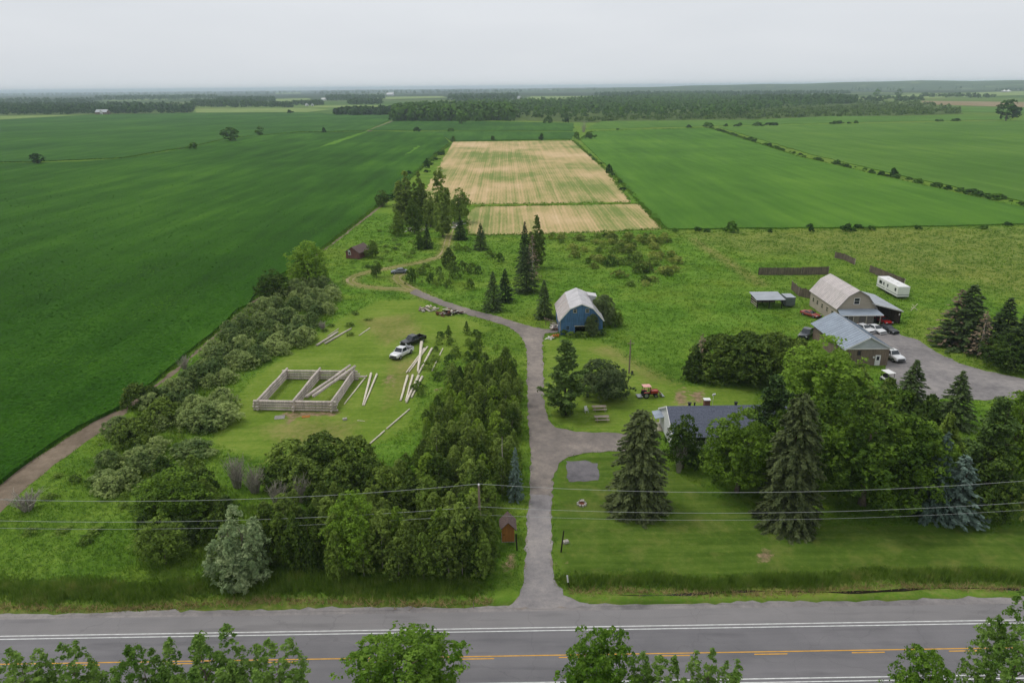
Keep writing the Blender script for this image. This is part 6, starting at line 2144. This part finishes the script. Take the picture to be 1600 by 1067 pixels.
wood('distant_woods', [([(300, 168), (400, 168.5), (400, 163), (300, 162)], 171, 15, 20, 24), ([(400, 168.4), (456, 168.4), (456, 165), (400, 165)], 95, 12, 16, 24), ([(456, 165), (505, 165), (505, 162.5), (456, 163)], 76, 12, 16, 24),
                       ([(545, 164), (595, 163.5), (600, 161), (545, 161)], 114, 14, 18, 24), ([(510, 158), (600, 156), (600, 152.5), (510, 153)], 228, 16, 22, 22), ([(340, 162), (430, 160), (430, 156), (340, 157)], 171, 16, 22, 22),
                       ([(150, 158), (340, 156), (340, 152), (150, 153)], 380, 18, 24, 20), ([(700, 160), (810, 158), (810, 150), (700, 151)], 304, 16, 22, 22), ([(930, 154), (1060, 150), (1060, 146), (930, 148)], 247, 16, 22, 22),
                       ([(1060, 152), (1330, 148), (1330, 145), (1060, 146)], 456, 14, 20, 22), ([(1440, 152), (1560, 154), (1560, 151), (1440, 149)], 45, 8, 14, 22), ([(1550, 144), (1600, 143), (1660, 142), (1660, 139), (1580, 140)], 76, 14, 18, 22),
                       ([(1340, 161), (1440, 158), (1440, 153), (1340, 155)], 64, 6, 12, 22)], 'scattered blocks of woodland on the far plain', L_FAR, 6)
wood('horizon_woods', [([(-100, 152), (500, 147), (500, 143.3), (-100, 147)], 798, 22, 30, 18), ([(500, 149), (830, 146), (830, 141), (500, 143)], 627, 22, 30, 18), ([(830, 145), (1100, 142), (1100, 137.6), (830, 140)], 532, 22, 30, 18),
                       ([(1100, 142), (1420, 139), (1420, 134.6), (1100, 137.6)], 532, 22, 30, 18), ([(1330, 143), (1540, 140), (1540, 136.6), (1330, 137.6)], 228, 20, 26, 18), ([(1420, 136), (1700, 134.0), (1700, 131.6), (1420, 134)], 380, 22, 30, 18)], 'hazy woods along the horizon', L_FAR, 7)

# low blue ridge far away on the right
mb = MB()
n = 70
vs, fs = [], []
for i in range(n + 1):
    a = math.radians(-2 + 52 * i / n)
    for j, (dist, k) in enumerate(((6400, 0), (7300, .75), (8600, 1.0), (10500, .6))):
        ramp_ = min(1, max(0, (i / n) * 1.9)) ** .8
        hh = k * ramp_ * (67 + 4 * math.sin(i * .35) + 3 * math.sin(i * .93 + 1)) - 1.0
        vs.append((dist * math.sin(a), dist * math.cos(a), hh))
for i in range(n):
    for j in range(3):
        fs.append((i * 4 + j, i * 4 + j + 1, (i + 1) * 4 + j + 1, (i + 1) * 4 + j))
mb.add(vs, fs)
m = Mat('forested_ridge', .95, .1)
m.color(m.ramp(m.noise(m.pos(), .006, 5, .7), [(.35, (38, 62, 26)), (.55, (56, 80, 36)), (.66, (112, 124, 66))]))
tag(mb.build('hills', m.m, None, True), 'low hazy ridge on the right skyline', 'hills', kind='structure')

# ------------------------------------------------------------------ grasses and crop leaves: uncountable
def grass_mesh(name, xy, h, w, mat, rng, blades=4, lean=.35, thick=.03):
    n = len(xy)
    c = np.repeat(xy, blades, 0) + rng.normal(0, 1, (n * blades, 2)) * np.repeat(w, blades)[:, None] * .35
    hh = np.repeat(h, blades) * rng.uniform(.6, 1.2, n * blades)
    ww = np.repeat(h * 0 + thick, blades) * rng.uniform(.6, 1.4, n * blades) * np.repeat(np.maximum(1, xy[:, 1] / 90), blades)
    a = rng.random(n * blades) * 6.283
    d = np.stack([np.cos(a), np.sin(a)], 1)
    tip = c + rng.normal(0, lean, (n * blades, 2)) * hh[:, None]
    z0 = np.zeros(n * blades)
    v = np.stack([np.column_stack([c - d * ww[:, None], z0]), np.column_stack([c + d * ww[:, None], z0]), np.column_stack([tip, hh])], 1).reshape(-1, 3)
    f = np.arange(3 * n * blades).reshape(-1, 3)
    return np_mesh(name, v, f, [mat])


def grass_material(name, stops, tr=.25, big=.12, yellow=None):
    m = Mat(name, .85, .04)
    p = m.pos()
    t = m.math('ADD', m.math('MULTIPLY', m.noise(p, big, 5, .6), .6), m.math('MULTIPLY', m.noise(p, 1.6, 3, .7), .4))
    c = m.ramp(t, stops)
    if yellow:
        c = m.mix(m.math('MULTIPLY', m.math('MULTIPLY', m.math('SUBTRACT', m.noise(p, .05, 5, .65), .5, True), 5.0, True), .5), c, yellow)
    m.color(c)
    tl = m.node('ShaderNodeBsdfTranslucent', Color=c)
    mx = m.node('ShaderNodeMixShader', Fac=tr)
    m.l.new(m.b.outputs[0], mx.inputs[1])
    m.l.new(tl.outputs[0], mx.inputs[2])
    m.l.new(mx.outputs[0], m.out.inputs['Surface'])
    return m.m


rg = np.random.default_rng(77)
G_MEADOW = grass_material('meadow_grass_blades', [(.34, (74, 106, 32)), (.5, (96, 132, 44)), (.66, (122, 152, 60))], yellow=(132, 148, 56))
G_REED = grass_material('cattail_blades', [(.36, (78, 104, 32)), (.46, (104, 132, 46)), (.54, (120, 146, 58)), (.64, (152, 156, 82))], .2, .45)
G_SOY = grass_material('soybean_leaves', [(.36, (42, 79, 15)), (.5, (55, 98, 22)), (.66, (80, 122, 34))], .2, .05)
avoid = [DRIVE, YARD, PAD, SOY_NEAR, HAY_NEAR] + TRACKS


def keep(xy, polys, inside=False):
    k = np.ones(len(xy), bool)
    for p in polys:
        k &= ~in_poly(xy[:, 0], xy[:, 1], p)
    return xy[k]


def rand_in_view(n, y0, y1, rng):
    """Denser towards the camera, as seen on the picture plane."""
    u = rng.random(n)
    y = y0 * (y1 / y0) ** u
    x = (rng.random(n) * 2 - 1) * (y * .86 + 6)
    return np.column_stack([x, y])


xy = rand_in_view(120000, 62.5, 300, rg)
xy = keep(xy, avoid + [LAWN_A, LAWN_B, LAWN_C])
xy = xy[~((xy[:, 0] > 62) & (xy[:, 0] < 71) & (xy[:, 1] > 125) & (xy[:, 1] < 141))]
sz = rg.uniform(.11, .3, len(xy)) * (1 + xy[:, 1] / 350)
tag(link('meadow_grass', grass_mesh('meadow_grass', xy, sz, sz * 2.2, G_MEADOW, rg, 5, .6, .035)), 'rough tufted grass of the meadows', 'grass', kind='stuff')
# cattails in the two roadside ditches
pts = []
hts = []
for s0, s1, t0, t1, n in ((-70, -1.8, 4.0, 9.2, 11000), (4.6, 75, 4.9, 8.2, 7500)):
    s = rg.uniform(s0, s1, n)
    mid = (t0 + t1) / 2 + .5 * np.sin(s * .19) + .3 * np.sin(s * .53)
    u = np.clip(rg.normal(0, .42, n), -1, 1)
    t = mid + u * (t1 - t0) / 2
    end = np.clip((np.minimum(s - s0, s1 - s) if s0 > 0 else s1 - s) / 3, .15, 1)
    hts.append(rg.uniform(.8, 1.9, n) * (1 - .75 * np.abs(u) ** 1.5) * end * (.7 + .3 * np.sin(s * .37) * np.sin(s * .11 + 1)))
    pts.append(np.array([rd(a, b) for a, b in zip(s, t)]))
xy = np.concatenate(pts)
h = np.concatenate(hts)
tag(link('cattails', grass_mesh('cattails', xy, h, np.full(len(xy), .24), G_REED, rg, 5, .22, .028)), 'dark green cattails in the roadside ditches', 'reeds', kind='stuff')
s_ = rg.uniform(-70, 75, 2600)
s_ = s_[(s_ < -2) | (s_ > 6)]
t_ = np.where(s_ < 0, 4.1, 4.9) + .4 * np.sin(s_ * .19) + rg.normal(0, .28, len(s_))
xy2 = np.array([rd(a, b) for a, b in zip(s_, t_)])
G_DRY = grass_material('dry_reed_blades', [(.34, (132, 116, 74)), (.5, (160, 142, 96)), (.66, (184, 164, 118))], .2, .3)
tag(link('dry_reeds', grass_mesh('dry_reeds', xy2, rg.uniform(.15, .5, len(xy2)), np.full(len(xy2), .3), G_DRY, rg, 4, .7, .03)), 'dry tan reed litter along the foot of the ditches', 'reeds', kind='stuff')
near_, far_ = [], []
for s in np.arange(10, 74, 1.2):
    w_ = max(.02, .13 + .09 * math.sin(s * .37) + .07 * math.sin(s * 1.1)) * min(1, (s - 9.5) / 6)
    c_ = 4.75 + .22 * math.sin(s * .31)
    near_.append(rd(s, c_ - w_))
    far_.append(rd(s, c_ + w_))
tag(poly_sheet('ditch_water', near_ + far_[::-1], .02, Mat('dark_ditch_water', .08, .5).color((34, 30, 24)).m), 'dark water line in the ditch at the right', 'water', kind='structure')
# soybean leaves where the single plants still show
xy = rand_in_view(330000, 66, 560, rg)
xy = xy[rg.random(len(xy)) > np.clip((xy[:, 1] - 140) / 400, 0, 1) ** .7]
xy = xy[in_poly(xy[:, 0], xy[:, 1], SOY_NEAR)][:150000]
z = .63 + rg.uniform(0, .09, len(xy))
nr = rg.normal(0, .17, (len(xy), 3)) + [0, 0, 1]
v, f = leaf_quads(np.column_stack([xy, z]), rg.uniform(.2, .42, len(xy)) * (1 + xy[:, 1] / 500), nr, rg, 1.3)
tag(link('soybean_plants', np_mesh('soybean_plants', v, f, [G_SOY])), 'leaves of the soybean plants in the left field', 'crop', kind='stuff')
# weeds lining drive, fields and ditch lines
rows_ = []
for pl, n, jit in ((SOY_NEAR[1:15], 5000, .5), (HAY_NEAR, 700, .5), (GRAIN_NEAR[:8], 1200, .8), (GRAIN_NEAR[8:], 900, .8), (HAY_FAR, 700, .6), (SOY_UP[:8], 900, 1.2)):
    pl = [np.array(p) for p in pl]
    seg = np.array([np.linalg.norm(b - a) for a, b in zip(pl, pl[1:])])
    cum = np.concatenate([[0], np.cumsum(seg)])
    d = rg.random(n) * cum[-1]
    i = np.clip(np.searchsorted(cum, d) - 1, 0, len(seg) - 1)
    t = (d - cum[i]) / seg[i]
    A_, B_ = np.array(pl)[i], np.array(pl)[i + 1]
    rows_.append(A_ + (B_ - A_) * t[:, None] + rg.normal(0, jit, (n, 2)))
xy = np.concatenate(rows_)
xy = keep(xy, [DRIVE] + TRACKS)
sz = rg.uniform(.3, .7, len(xy)) * (1 + xy[:, 1] / 700)
tag(link('edge_weeds', grass_mesh('edge_weeds', xy, sz, sz * 1.1, G_MEADOW, rg, 6, .4, .04)), 'dark weeds lining the field edges', 'weeds', kind='stuff')
# tall weeds under the thicket and hedgerow
xy = np.concatenate([np.array(scatter(T_A, 3000, rg)), np.array(scatter(HEDGE, 2500, rg)), np.array(scatter(T_B, 700, rg))])
sz = rg.uniform(.5, 1.1, len(xy))
tag(link('undergrowth', grass_mesh('undergrowth', xy, sz, sz, G_REED, rg, 8, .4, .04)), 'dark undergrowth below the thicket and hedgerow', 'undergrowth', kind='stuff')
# goldenrod by the right edge
plant_px('olive_bush', 1594, 758, 812, 34, 'goldenrod_clump', 'yellow flowering clump on the lawn at the right edge', 'plant')

# ------------------------------------------------------------------ haze
hz = MB().box(-27000, 27000, -420, 27000, -1.5, 77).build('haze', [])
hz.data.materials.clear()
hm = bpy.data.materials.new('summer_haze')
hm.use_nodes = True
hm.node_tree.nodes.clear()
ho = hm.node_tree.nodes.new('ShaderNodeOutputMaterial')
hv = hm.node_tree.nodes.new('ShaderNodeVolumePrincipled')
hv.inputs['Color'].default_value = (.76, .88, 1.0, 1)
hv.inputs['Density'].default_value = 0.00009
hm.node_tree.links.new(hv.outputs['Volume'], ho.inputs['Volume'])
hz.data.materials.append(hm)
tag(hz, 'thin pale summer haze over the whole plain', 'haze', kind='stuff')
